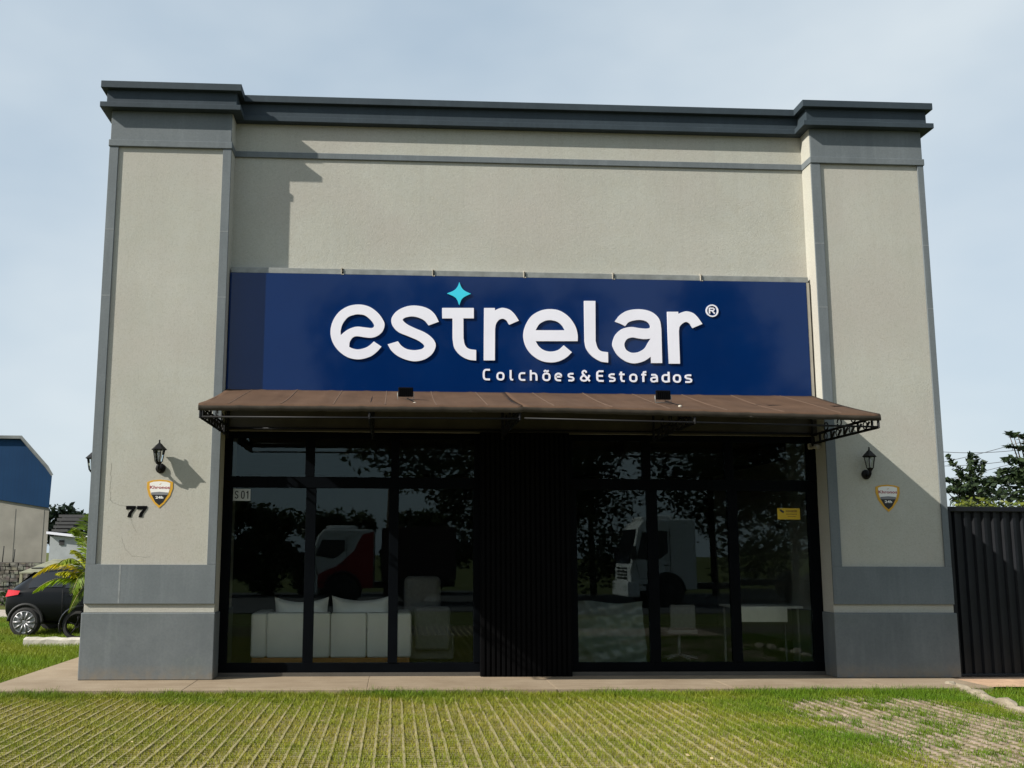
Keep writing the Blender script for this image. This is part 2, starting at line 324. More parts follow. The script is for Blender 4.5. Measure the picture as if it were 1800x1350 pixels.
SMALL_LETTERS = [('C', -0.564, -0.479, 3.919, 4.052), ('o', -0.378, -0.293, 3.919, 4.052), ('l', -0.2, -0.169, 3.919, 4.052), ('c', -0.076, 0.002, 3.918, 4.052), ('h', 0.079, 0.157, 3.918, 4.052), ('õ', 0.25, 0.336, 3.918, 4.052), ('e', 0.418, 0.495, 3.918, 4.052), ('s', 0.593, 0.667, 3.918, 4.052), ('&', 0.765, 0.882, 3.918, 4.052), ('E', 0.991, 1.077, 3.918, 4.052), ('s', 1.156, 1.234, 3.918, 4.052), ('t', 1.304, 1.367, 3.918, 4.052), ('o', 1.446, 1.532, 3.918, 4.052), ('f', 1.611, 1.666, 3.918, 4.052), ('a', 1.736, 1.815, 3.918, 4.052), ('d', 1.894, 1.98, 3.918, 4.052), ('o', 2.051, 2.138, 3.918, 4.052), ('s', 2.209, 2.296, 3.918, 4.052)]
REG_MARK = (2.616,4.925,0.087)

# ------------------------------------------------------------------ ground, paving, sidewalk, road
def ground_mat():
    t = NT('ground_turf'); c = t.mix(t.ramp(t.noise(.35, 6, .6), [(.35, 0.0), (.65, 1.0)]), (.075, .095, .022), (.13, .125, .042))
    c = t.mix(t.ramp(t.noise(9, 5, .7), [(.4, .5), (.65, 0.0)]), c, (.045, .062, .014))
    t.color(c).set(Roughness=.95, Specular_IOR_Level=.1); t.bump(t.noise(30, 4), .6, .02); return t.m
M['turf'] = ground_mat()
g = MB().add([(-900,-900,-.12),(900,-900,-.12),(900,900,-.12),(-900,900,-.12)], [(0,1,2,3)]).build('ground', M['turf'], fix=False); tag(g, kind='structure')
paving = MB().add([(-11,-9.5,-.082),(8.5,-9.5,-.082),(8.5,-.9,-.082),(-11,-.9,-.082)], [(0,1,2,3)]).build('turf_paving', M['soil'], fix=False)
tag(paving, kind='structure')
asph = simple('asphalt', (.055, .055, .056), .9, 0, .25, 14, .4)
road = MB().add([(-120,-31,-.10),(120,-31,-.10),(120,-15.5,-.10),(-120,-15.5,-.10)], [(0,1,2,3)]).build('road', asph, fix=False); tag(road, kind='structure')
pale = simple('pale_dirt_road', (.36, .31, .26), .95, 0, .2, 3, .3)
rd2 = MB().add([(-60,13.6,-.11),(-6,13.6,-.11),(-6,17.5,-.11),(-60,17.5,-.11)], [(0,1,2,3)]).build('side_lane', pale, fix=False); tag(rd2, kind='structure')
# sidewalk: base and separately cast slabs
sw = MB().box(-6.53, 5.5, -.93, 14, -.15, -.004).build('sidewalk', M['sidewalk'], fix=False); tag(sw, kind='structure')
xs = [-6.55, -4.2, -2.05, .2, 2.35, 4.3, 5.55]
for i in range(6):
    box('slab', xs[i]+.002, xs[i+1]-.002, -.95+.01*math.sin(i*2.1), .34, -.07, .0, M['sidewalk'], sw, bevel=.006)
ys = [.348, 2.6, 5.0, 7.6, 10.5, 14.0]
for i in range(5):
    box('slab', -6.55, -5.70, ys[i], ys[i+1]-.008, -.07, .0, M['sidewalk'], sw, bevel=.012)
redsoil = simple('reddish_soil', (.46, .30, .19), .95, 0, .2, 7, .5)
sl = MB().add([(5.56,-.75,-.02),(9.5,-.75,-.02),(9.5,.9,.005),(5.56,.9,.005)], [(0,1,2,3)]).build('soil_strip', redsoil, fix=False); tag(sl, kind='structure')

# ------------------------------------------------------------------ the shop building
shop = empty('shop_building', (0, 0, 0), 'cream stucco shop building with grey pillars, charcoal cornice and dark glass front', 'building')
Z0, ZB, ZS, ZP, ZM, ZN, ZC = 0, .829, .939, 1.432, 7.035, 7.13, 7.545
def pillar(x0, x1, p0, p1, label):
    P_ = box('pillar', x0, x1, .026, 1.4, ZB, 7.9, M['stucco'], shop, label, bevel=.006)
    box('plinth', x0-.018, x1+.018, -.018, 1.43, 0, ZB, M['plinth'], P_, bevel=.012)
    box('base_block', x0-.001, x1+.001, -.002, .0255, ZS, ZP, M['grey'], P_, bevel=.004)
    box('frame_strip', x0, p0, .0, .0255, ZP+.001, ZM, M['grey'], P_)
    box('frame_strip', p1, x1, .0, .0255, ZP+.001, ZM, M['grey'], P_)
    box('moulding', x0-.012, x1+.012, -.014, 1.41, ZM, ZN, M['grey'], P_, bevel=.008)
    box('neck', x0+.008, x1-.008, .003, .0255, ZN+.001, ZC, M['grey'], P_)
    o = .125
    box('cornice_band', x0-o, x1+o, -o, 1.4+o, ZC, 7.62, M['dark'], P_, bevel=.006)
    box('cornice_recess', x0-.055, x1+.055, -.055, 1.45, 7.62, 7.822, M['dark'], P_)
    box('cornice_fascia', x0-o, x1+o, -o, 1.4+o, 7.822, 7.92, M['dark'], P_, bevel=.005)
    return P_
M['joint'] = simple('pale_joint_filler', (.21, .225, .23), .8, 0, .2, 12)
XL, XLi, XRi, XR = -5.67, -4.03, 4.043, 5.67
PL = pillar(XL, XLi, -5.548, -4.145, 'left pillar, mostly sunlit, with hairline cracks near its foot')
PR = pillar(XRi, XR, 4.178, 5.583, 'right pillar with the diagonal awning shadow across it')
crack_m = simple('crack_line', (.25, .24, .20), .95, 0, .3, 30)
def crack(pts, w, par):
    m = MB(); rnd = random.Random(5)
    fine = []
    for a, b in zip(pts, pts[1:]):
        for k in range(6): t = k/6; fine.append((a[0]+(b[0]-a[0])*t+rnd.uniform(-.008, .008), a[1]+(b[1]-a[1])*t+rnd.uniform(-.006, .006)))
    fine.append(pts[-1])
    for a, b in zip(fine, fine[1:]):
        d = Vector((b[0]-a[0], b[1]-a[1])); n = Vector((-d.y, d.x)).normalized()*w*rnd.uniform(.5, 1)
        m.add([(a[0]-n.x, .0245, a[1]-n.y), (b[0]-n.x, .0245, b[1]-n.y), (b[0]+n.x, .0245, b[1]+n.y), (a[0]+n.x, .0245, a[1]+n.y)], [(0, 1, 2, 3)])
    return m.build('crack', crack_m, par, fix=False)
crack([(-5.425,2.73),(-5.424,2.455),(-5.414,2.265),(-5.379,2.211),(-5.203,2.172),(-5.126,1.97),(-5.053,1.836)], .0018, PL)
crack([(-5.249,1.768),(-5.203,1.648),(-5.104,1.541),(-5.011,1.528),(-4.872,1.529)], .0016, PL)
box('joint_mark', -5.245, -5.223, -.0035, -.0021, ZS+.004, ZP-.004, M['joint'], [c for c in PL.children if c.name.startswith('base_block')][0], bevel=0)
for P_, x0, x1 in ((PL, XL, -5.548), (PL, -4.145, XLi), (PR, XRi, 4.178), (PR, 5.583, XR)):
    for z in (4.95, 5.86): box('joint_mark', x0+.003, x1-.003, -.0015, -.0005, z, z+.012, M['joint'], P_, bevel=0)
# central wall with its trim
W = box('wall', XLi, XRi, .315, .55, 3.2, 7.9, M['stucco'], shop, bevel=0)
box('moulding', XLi, XRi, .288, .314, 7.042, 7.128, M['grey'], W, bevel=.006)
box('cornice_band', XLi, XRi, .315-.12, .5, 7.54, 7.616, M['dark'], W, bevel=.006)
box('cornice_recess', XLi, XRi, .315-.055, .5, 7.616, 7.82, M['dark'], W)
box('cornice_fascia', XLi, XRi, .315-.12, .6, 7.82, 7.918, M['dark'], W, bevel=.005)
box('header_board', XLi, XRi, .25, .314, 3.2, 3.71, M['header'], W)
# hall behind: side walls, back wall, roof, ceiling, interior floor
roofm = simple('metal_roof', (.35, .36, .36), .5, .3, .1, 4)
box('side_wall', XL+.01, XL+.25, 1.4, 13, 0, 6.6, M['stucco'], shop, bevel=0)
box('side_wall', XR-.25, XR-.01, 1.4, 13, 0, 6.6, M['stucco'], shop, bevel=0)
box('back_wall', XL+.25, XR-.25, 12.8, 13, 0, 6.6, M['stucco'], shop, bevel=0)
box('roof', XL+.01, XR-.01, .56, 13, 6.6, 6.7, roofm, shop, bevel=0)
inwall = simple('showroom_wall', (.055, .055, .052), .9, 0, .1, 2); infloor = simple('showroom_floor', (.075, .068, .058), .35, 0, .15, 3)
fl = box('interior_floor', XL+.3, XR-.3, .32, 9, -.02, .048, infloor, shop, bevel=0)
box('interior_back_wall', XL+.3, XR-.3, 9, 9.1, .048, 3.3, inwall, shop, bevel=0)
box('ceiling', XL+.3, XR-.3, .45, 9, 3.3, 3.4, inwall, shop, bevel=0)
# glazed shop front
SF = box('sill', -4.06, 4.06, .335, .455, -.01, .05, M['blackalu'], shop, 'black sill under the glass doors')
for (a, b) in ((-4.04,-.6),(.6,4.055)):
    box('bottom_rail', a, b, .345, .41, .0502, .168, M['blackalu'], SF)
    box('transom_rail', a, b, .340, .412, 2.445, 2.594, M['blackalu'], SF)
    box('head_rail', a, b, .340, .412, 3.11, 3.2, M['blackalu'], SF)
LO = [(-4.055,-3.907),(-2.932,-2.797),(-1.822,-1.693),(-.694,-.5955),(.60,.705),(1.669,1.809),(2.782,2.914),(3.895,4.053)]
UP = [(-4.055,-3.93),(-2.952,-2.83),(-1.802,-1.695),(-.68,-.5955),(.60,.66),(1.616,1.734),(2.763,2.882),(3.92,4.053)]
for k, (a, b) in enumerate(LO): box('mullion', a, b, .336+(.012 if k % 3 == 1 else 0), .408, .1682, 2.4448, M['blackalu'], SF)
for (a, b) in UP: box('mullion', a, b, .338, .408, 2.5942, 3.1098, M['blackalu'], SF)
rnd = random.Random(3)
def pane(x0, x1, z0, z1):
    m = MB().box(x0, x1, .372, .380, z0, z1); o = m.build('pane', M['glass'], SF, fix=False)
    # every sheet stands a touch out of true, as fitted glass does
    cx, cz = (x0+x1)/2, (z0+z1)/2; ax, az = R(rnd.uniform(-.12, .12)), R(rnd.uniform(-.12, .12))
    T = Matrix.Translation((cx, .376, cz)); o.data.transform(T @ Matrix.Rotation(ax, 4, 'X') @ Matrix.Rotation(az, 4, 'Z') @ T.inverted())
for L_, z0, z1 in ((LO, .1682, 2.4448), (UP, 2.5942, 3.1098)):
    for i in (0, 1, 2, 4, 5, 6): pane(L_[i][1], L_[i+1][0], z0, z1)
# black slatted panel between the two doors
SP = box('slatted_panel', -.608, .598, .235, .33, .0, 3.2, M['blackslat'], shop, 'black panel of upright slats between the glass doors')
n = 18
for i in range(n):
    a = -.605+i*(1.200/n); box('slat', a+.010, a+.050, .205, .2345, .012, 3.19, M['blackslat'], SP, bevel=.003)

# ------------------------------------------------------------------ sign
sign = empty('shop_sign', (0, .2, 3.72), 'wide glossy blue shop sign reading estrelar in raised white letters', 'sign')
box('panel', -4.021, 3.972, .2, .30, 3.735, 5.355, M['sign'], sign, bevel=.004)
box('end_trim', 3.9725, 4.018, .205, .30, 3.735, 5.352, M['sidemetal'], sign, bevel=.002)
cuts = [-4.02, -2.501, -1.253, .008, 1.249, 2.487, 4.02]
for a, b in zip(cuts, cuts[1:]):
    box('top_channel', a+.012, b-.012, .212, .312, 5.358, 5.436, M['greymetal'], sign)
for x in cuts[1:-1]:
    m = MB().box(x-.018, x+.018, .196, .30, 5.35, 5.362); m.box(x-.018, x-.008, .192, .215, 5.355, 5.445); m.box(x-.018, x+.012, .205, .311, 5.437, 5.45)
    m.build('clip', M['kerb'], sign)
names = {'e':'e', 's':'s', 't':'t', 'r':'r', 'e2':'e', 'l':'l', 'a':'a', 'r2':'r', 'star':None}
for k, loops in LETTERS.items():
    dense = [catmull(lp, True, 6) for lp in loops]
    if k == 'star': curve_mesh('star', dense, .199, .018, M['cyan'], sign, 'cyan four pointed star over the letter t')
    else: curve_mesh('letter', dense, .199, .018, M['white'], sign)
def stroke_obj(name, strokes, w, y, mat, parent, depth=.014):
    """strokes: polylines in XZ given real width; each later one 0.6 mm prouder so that faces never coincide"""
    m = MB()
    for j, pts in enumerate(strokes):
        L_, R_ = [], []
        for i, p in enumerate(pts):
            a = Vector(pts[max(i-1, 0)]); b = Vector(pts[min(i+1, len(pts)-1)]); d = (b-a)
            if len(pts) > 2 and pts[0] == pts[-1] and i in (0, len(pts)-1): d = Vector(pts[1])-Vector(pts[-2])
            d = d.normalized(); nn = Vector((-d.y, d.x))*w/2
            L_.append((p[0]+nn.x, p[1]+nn.y)); R_.append((p[0]-nn.x, p[1]-nn.y))
        yf = y-depth-.0006*j; k = len(pts)
        vs_ = [(q[0], yf, q[1]) for q in L_]+[(q[0], yf, q[1]) for q in R_]+[(q[0], y, q[1]) for q in L_]+[(q[0], y, q[1]) for q in R_]
        fs = []
        for i in range(k-1):
            fs += [(i, i+1, k+i+1, k+i), (i, 2*k+i, 2*k+i+1, i+1), (k+i, k+i+1, 3*k+i+1, 3*k+i)]
        fs += [(0, k, 3*k, 2*k), (k-1, 3*k-1, 4*k-1, 2*k-1)]
        m.add(vs_, fs)
    return m.build(name, mat, parent)
def arc(cx, cz, rx, rz, a0, a1, n=10, sq=2.6):
    out = []
    for i in range(n+1):
        a = R(a0+(a1-a0)*i/n); c, s = math.cos(a), math.sin(a)
        out.append((cx+rx*math.copysign(abs(c)**(2/sq), c), cz+rz*math.copysign(abs(s)**(2/sq), s)))
    return out
X = .70   # x-height as part of cap height
GL = {'C': [[(1,1)]+arc(.5,.5,.5,.5,95,265,12,3)+[(1,0)]],
 'o': [arc(.5,X/2,.5,X/2,0,360,20)], 'c': [[(1,X)]+arc(.5,X/2,.5,X/2,95,265,12)+[(1,0)]],
 'l': [[(.1,1.0),(.1,.2),(.35,.02),(1.2,0)]], 'h': [[(0,1.03),(0,-.05)], [(0,X-.08)]+arc(.45,X-.4,.55,.4,100,0,8)+[(1,-.05)]],
 'õ': [arc(.5,X/2,.5,X/2,0,360,20), [(.1,.88),(.3,1.0),(.6,.90),(.85,1.0)]],
 'e': [[(0,.38),(1,.38)]+arc(.5,X/2,.5,X/2,10,265,16)+[(.95,0)]],
 's': [[(.95,X),(.35,X),(.08,X-.06),(.04,X*.68),(.2,X*.54),(.8,X*.46),(.96,X*.3),(.92,.07),(.65,0),(.02,0)]],
 '&': [[(1.04,-.04),(.70,.28),(.24,.72),(.20,.88),(.30,1.0),(.46,1.03),(.60,.96),(.62,.82)], [(.40,.56),(.14,.44),(.02,.30),(.0,.18),(.12,.04),(.34,-.01),(.58,.03),(.80,.20),(1.02,.58)]],
 'E': [[(1,1),(.25,1),(.05,.9),(0,.7),(0,.3),(.05,.1),(.25,0),(1,0)], [(0,.52),(.9,.52)]],
 't': [[(.28,.98),(.28,.2),(.45,.02),(1,0)], [(-.15,X),(1,X)]],
 'f': [[(.3,-.05),(.3,.75),(.45,.97),(1.05,1)], [(-.15,X),(1,X)]],
 'a': [[(.05,X),(.7,X),(.95,X-.12),(1,X-.28),(1,-.04)], [(1,.42),(.35,.42),(.04,.33),(.0,.16),(.15,.01),(.5,0),(1,.12)]],
 'd': [[(1,1.03),(1,-.05)], [(1,X-.05)]+arc(.5,X/2,.5,X/2,80,280,12)+[(1,.05)]]}
for ch, x0, x1, z0, z1 in SMALL_LETTERS:
    st = [[(x0+(x1-x0)*u, z0+(z1-z0)*v) for u, v in s_] for s_ in GL[ch]]
    stroke_obj('small_letter', st, .0255, .1995, M['white'], sign)
cx, cz, rr = REG_MARK
ring = [[(cx+rr*1.02*math.cos(2*math.pi*i/28), cz+rr*1.02*math.sin(2*math.pi*i/28)) for i in range(28)], [(cx+rr*.80*math.cos(2*math.pi*i/28), cz+rr*.80*math.sin(2*math.pi*i/28)) for i in range(28)]]
rm = curve_mesh('registered_mark', ring, .1995, .014, M['white'], sign)
q = rr*.42
stroke_obj('letter', [[(cx-q, cz-q*1.1), (cx-q, cz+q*1.1)], [(cx-q, cz+q), (cx+q*.5, cz+q), (cx+q*.9, cz+q*.6), (cx+q*.5, cz+.1*q), (cx-q, cz+.05*q)], [(cx-.1*q, cz), (cx+q, cz-q*1.1)]], rr*.19, .1995, M['white'], rm)

# ------------------------------------------------------------------ awnings
M['seam'] = simple('canvas_seam', (.105, .064, .041), .85, 0, .2, 5)
def awning(x0, x1, zf0, zf1, label, arms):
    A = empty('awning', ((x0+x1)/2, .19, 3.2), label, 'awning', 'brown canvas awnings over the doors')
    m = MB(); nx, ny = 56, 14; t_ = .008; rnd = random.Random(int(x0*10)+50)
    wob = [rnd.uniform(-.006, .006) for _ in range(nx+1)]
    prof = [(.19-(1.862)*i/ny, i/ny) for i in range(ny+1)]
    rows = []
    for (y, t) in prof:
        row = []
        for i in range(nx+1):
            u = i/nx; x = x0+(x1-x0)*u; zf = zf0+(zf1-zf0)*u
            z = 3.742+(zf-3.742)*t - .022*math.sin(math.pi*t)*(.5+.5*math.cos(u*math.pi*2*4)) + wob[i]*math.sin(math.pi*min(1, t*1.1))
            if i % 7 == 0: z += .006
            row.append((x, y, z))
        rows.append(row)
    for e, (dy, dz) in enumerate(((-.025, -.012), (-.036, -.032))):
        rows.append([(x, y+dy, z+dz) for (x, y, z) in rows[ny]])
    base = 0; V = [p for r_ in rows for p in r_]; nv = len(V); w = nx+1
    V += [(x, y+.001, z-t_) for (x, y, z) in V]
    F = []
    for j in range(len(rows)-1):
        for i in range(nx):
            a = j*w+i; F += [(a, a+1, a+1+w, a+w), (nv+a, nv+a+w, nv+a+1+w, nv+a+1)]
    for j in range(len(rows)-1):
        for i in (0, nx): a = j*w+i; F.append((a, a+w, nv+a+w, nv+a))
    for i in range(nx):
        for j in (0, len(rows)-1): a = j*w+i; F.append((a, a+1, nv+a+1, nv+a))
    m.add(V, F, True); fab = m.build('canvas', M['canvas'], A)
    ks = [k for k in range(5, nx, 9)]
    for k in ks:                       # welded canvas seams running down the slope
        V = []; F = []
        for j in range(ny+1):
            x, y, z = rows[j][k]
            V += [(x-.007, y, z-.002), (x-.005, y-.001, z+.004), (x+.005, y-.001, z+.004), (x+.007, y, z-.002)]
            if j: b = 4*j; F += [(b-4, b-3, b+1, b), (b-3, b-2, b+2, b+1), (b-2, b-1, b+3, b+2)]
        MB().add(V, F).build('seam', M['seam'], fab)
    m = MB(); yv = -1.4-.037
    hv = [(x, y, z) for (x, y, z) in rows[-1]]
    V = []; F = []
    for i, (x, y, z) in enumerate(hv):
        wv = .004*math.sin(i*1.3+x0)
        V += [(x, y-.001, z+.004), (x, y-.003+wv, z-.055), (x, y+.005+wv, z-.055), (x, y+.006, z+.004)]
        if i: b = 4*i; F += [(b-4, b, b+1, b-3), (b-3, b+1, b+2, b-2), (b-2, b+2, b+3, b-1)]
    m.add(V, F, True); m.build('valance_hem', M['hem'], fab)
    box('wall_batten', x0, x1, .150, .199, 3.715, 3.728, M['blackmetal'], A, bevel=0)
    # welded frame: front ladder, back bar, lattice arms
    fr = MB()
    for (za, zb, r_) in ((zf0-.03, zf1-.03, .014), (zf0-.155, zf1-.155, .012)):
        fr.tube([(x0+.02, -1.685, za), (x1-.02, -1.685, zb)], r_, 8)
    fr.tube([(x0+.02, .17, 3.70), (x1-.02, .17, 3.70)], .014, 8)
    fr.tube([(x0+.02, .22, 3.225), (x1-.02, .22, 3.225)], .014, 8)
    fr.tube([(x0+.02, -.8, 3.455), (x1-.02, -.8, 3.455)], .010, 8)
    F_ = fr.build('frame', M['blackmetal'], A)
    for ax_ in arms:
        u = (ax_-x0)/(x1-x0); zf = zf0+(zf1-zf0)*u; am = MB(); zt, zb_ = zf-.035, zf-.16
        b = .017
        def bar(p, q): am.tube([p, q], b, 4, smooth=False)
        bar((ax_, .22, zt-.0), (ax_, -1.69, zt)); bar((ax_, .22, zb_+.01), (ax_, -1.69, zb_))
        bar((ax_, .17, 3.70), (ax_, -1.69, zt+.004)); bar((ax_, .2, 3.72), (ax_, .2, zb_-.03))
        for k, yy in enumerate((-1.685, -1.53, -1.16, -.78, -.4, -.05)): bar((ax_, yy, zt), (ax_, yy, zb_-.01))
        for k, yy in enumerate((-1.35, -.97, -.59, -.22)):
            pts = [(ax_, yy+.05*math.cos(a*.45), (zt+zb_)/2+.045*math.sin(a*.45)) for a in range(15)]
            am.tube(pts, .008, 5, caps=False)
        for yy in (-1.46, -1.25, -1.07, -.88, -.69, -.5): bar((ax_, yy, (zt+zb_)/2+.03), (ax_, yy+.08, (zt+zb_)/2-.03))
        for k in range(3): yy = -1.05+k*.4; am.tube([(ax_, yy+.06*math.cos(a*.5), zt+.065+.05*math.sin(a*.5)) for a in range(13)], .009, 5, caps=False)
        am.build('lattice_arm', M['blackmetal'], A)
    return A
awning(-4.00, -.2795, 3.275, 3.290, 'brown canvas awning over the left glass door', (-3.975, -2.05, -.31))
awning(-.2775, 3.975, 3.296, 3.238, 'brown canvas awning over the right glass door', (1.75, 3.95))

# ------------------------------------------------------------------ wall lanterns
def lantern(loc, label, rot=0.0):
    x, y, z = loc                                  # wall point behind the back plate
    A = empty('wall_lantern', loc, label, 'lamp', 'black wall lanterns')
    c = (x, y-.13, z+.155)                          # lantern centre
    MB().lathe([(.02, -.045), (.058, -.03), (.066, -.004)], 20, (x, y, z), 'Y').build('back_plate', M['blackmetal'], A)
    MB().tube([(x, y-.03, z), (x, y-.06, z-.03), (x, y-.10, z-.028), (x, y-.13, z+.005), (x, y-.13, z+.05)], [.016, .018, .017, .016, .02], 10).build('arm', M['blackmetal'], A)
    MB().lathe([(.012, -.125), (.036, -.10), (.045, -.085), (.048, -.078)], 6, c, smooth=False).build('base_cup', M['blackmetal'], A)
    MB().lathe([(.094, .070), (.100, .078), (.062, .115), (.03, .150), (.014, .160), (.010, .185), (.013, .192), (.004, .206)], 6, c, smooth=False).build('cap', M['blackmetal'], A)
    m = MB()
    for k in range(6):
        a = 2*math.pi*k/6; m.tube([(c[0]+.045*math.cos(a), c[1]+.045*math.sin(a), c[2]-.08), (c[0]+.074*math.cos(a), c[1]+.074*math.sin(a), c[2]+.072)], .006, 4, smooth=False)
    m.build('cage', M['blackmetal'], A)
    MB().lathe([(.040, -.078), (.068, .070)], 6, c, smooth=False).build('glass', M['clear'], A)
    MB().lathe([(.010, -.07), (.014, -.02), (.022, .02), (.014, .045), (.004, .052)], 10, c).build('bulb', M['white'], A)
    if rot:
        A.rotation_euler.z = rot
    return A
lantern((-4.79, .026, 2.665), 'sunlit black wall lantern on the left pillar above the house number')
lantern((4.585, .026, 2.655), 'black wall lantern in the awning shadow on the right pillar')
lantern((XL-.001, .50, 2.60), 'black wall lantern jutting from the side wall at the far left', R(-90))

# ------------------------------------------------------------------ security shields
yel = simple('shield_yellow', (.62, .33, .02), .45, 0, .05, 4); whi = simple('shield_white', (.82, .80, .76), .4, 0, .04, 4)
blk = simple('shield_black', (.012, .012, .014), .4, 0, .1, 4); gry = simple('shield_grey', (.20, .20, .21), .4, 0, .1, 4)
red = simple('shield_red', (.32, .012, .03), .45, 0, .05, 4)
def shield(cx, zt, label):
    A = empty('alarm_shield', (cx, .026, zt-.34), label, 'sign', 'security company shields')
    def P_(pts, s=1.0): return [(cx+x*s, zt+(z)) for x, z in pts]
    out = [(-.165,0),(-.10,.022),(0,.032),(.10,.022),(.165,0),(.166,-.08),(.135,-.18),(.06,-.28),(.0,-.335),(-.06,-.28),(-.135,-.18),(-.166,-.08)]
    inn = [(-.13,-.012),(-.08,.004),(0,.010),(.08,.004),(.13,-.012),(.13,-.08),(.108,-.155),(-.108,-.155),(-.13,-.08)]
    bl = [(-.107,-.156),(.107,-.156),(.05,-.258),(0,-.30),(-.05,-.258)]
    gb = [(-.108,-.135),(0,-.125),(.108,-.135),(.107,-.165),(-.107,-.165)]
    MB().prism_y(P_(out), .0205, .0255).build('plate', yel, A)
    MB().prism_y(P_(inn), .0190, .0203).build('white_field', whi, A); MB().prism_y(P_(bl), .0188, .0203).build('black_field', blk, A)
    MB().prism_y(P_(gb), .0177, .0187).build('grey_band', gry, A)
    text_mesh('lettering', 'Khronos', cx-.128, cx+.128, zt-.088, zt-.048, .0189, .0012, red, A, bold=.02)
    text_mesh('lettering', '24h', cx-.05, cx+.05, zt-.215, zt-.180, .0187, .0012, whi, A, bold=.03)
    MB().prism_y([(cx-.012, zt-.034), (cx+.02, zt-.012), (cx+.008, zt-.03)], .0178, .0189).build('emblem', yel, A)
shield(-4.788, 2.487, 'yellow edged security shield below the lantern on the left pillar')
shield(4.868, 2.490, 'yellow edged security shield below the lantern on the right pillar')
num = empty('house_number', (-5.07, .026, 2.04), 'black house number 77 on the left pillar', 'house number')
def seven(x0, x1):
    z0, z1 = 2.035, 2.178; w = x1-x0
    pl = [(x0, z1), (x1, z1), (x1+.002, z1-.028), (x0+w*.62, z0+.045), (x0+w*.55, z0), (x0+w*.18, z0), (x0+w*.30, z0+.055), (x0+w*.62, z1-.044), (x0, z1-.044)]
    MB().prism_y(pl, .0185, .0255).build('digit', M['blackslat'], num)
seven(-5.205, -5.085); seven(-5.065, -4.940)
s01 = empty('door_plate', (-3.83, .37, 2.27), 'small pale plate reading S 01 behind the left door glass', 'sign')
pgrey = simple('plate_grey', (.42, .44, .43), .5, 0, .05, 5)
MB().box(-3.900, -3.672, .3655, .3695, 2.268, 2.426).build('plate', pgrey, s01, fix=False)
def plate_glyph(x, strokes): stroke_obj('character', [[(x+u*.036, 2.302+v*.094) for u, v in s_] for s_ in strokes], .0145, .3654, blk, s01, depth=.001)
plate_glyph(-3.872, [[(1,.80),(.9,.95),(.5,1),(.1,.92),(0,.76),(.12,.6),(.5,.5),(.88,.4),(1,.24),(.9,.08),(.5,0),(.1,.06),(0,.22)]])
plate_glyph(-3.790, [arc(.5, .5, .5, .5, 0, 360, 20, 2.8)])
plate_glyph(-3.728, [[(.62,1.06),(.62,-.06)], [(.10,.76),(.62,.98)]])
yst = empty('warning_sticker', (3.64, .37, 2.06), 'yellow warning sticker on the right door glass', 'sticker')
yel2 = simple('sticker_yellow', (.60, .40, .01), .5, 0, .05, 5)
MB().box(3.478, 3.792, .3675, .3698, 2.06, 2.212).build('sheet', yel2, yst, fix=False)
m = MB(); m.prism_y([(3.50, 2.195), (3.535, 2.195), (3.575, 2.165), (3.56, 2.145), (3.525, 2.165)], .3665, .3674); m.build('camera_symbol', blk, yst)
brn = simple('sticker_print', (.22, .13, .005), .5, 0, .05, 5)
m = MB(); rnd = random.Random(4)
for (z, a, b, h) in ((2.172, 3.595, 3.765, .028), (2.132, 3.60, 3.76, .014), (2.10, 3.62, 3.755, .011)):
    x = a
    while x < b-.02: w = rnd.uniform(.008, .016); m.box(x, x+w, .3668, .3674, z-h/2, z+h/2); x += w+.005
m.build('print', brn, yst, fix=False)
# flood lights on thin stems above the awnings
def flood(x, label):
    A = empty('flood_light', (x, -.95, 3.42), label, 'flood light', 'black flood lights on the awnings')
    MB().box(x-.092, x+.092, -.99, -.955, 3.490, 3.605).build('housing', M['blackslat'], A, bevel=.008, fix=False)
    m = MB()
    for k in range(7): m.box(x-.075+k*.023, x-.065+k*.023, -1.000, -.9905, 3.485, 3.590)
    m.build('cooling_fin', M['blackslat'], A, fix=False)
    MB().box(x-.085, x+.085, -.954, -.950, 3.482, 3.593).build('lens', M['clear'], A, fix=False)
    MB().tube([(x-.10, -.97, 3.54), (x-.10, -.97, 3.455), (x+.10, -.97, 3.455), (x+.10, -.97, 3.54)], .006, 6).build('bracket', M['greymetal'], A)
    m = MB().tube([(x+.02, -.98, 3.47), (x+.05, -1.1, 3.435), (x+.09, -1.22, 3.395), (x+.10, -1.33, 3.37)], .006, 6); m.build('cable', M['blackmetal'], A)
    MB().lathe([(.006, 0), (.022, .006), (.022, .028), (.006, .034)], 10, (x+.105, -1.34, 3.335)).build('junction', M['kerb'], A)
flood(-1.63, 'black flood light standing on the left awning'); flood(1.575, 'black flood light standing on the right awning')
sc = empty('security_camera', (3.98, .3, 3.03), 'small pale security camera at the upper right door corner', 'camera')
MB().box(3.93, 3.99, .28, .334, 3.02, 3.10).build('mount', M['kerb'], sc, bevel=.01, fix=False)
MB().tube([(3.96, .27, 3.06), (4.0, .12, 3.03)], .032, 12).build('body', M['sidemetal'], sc)

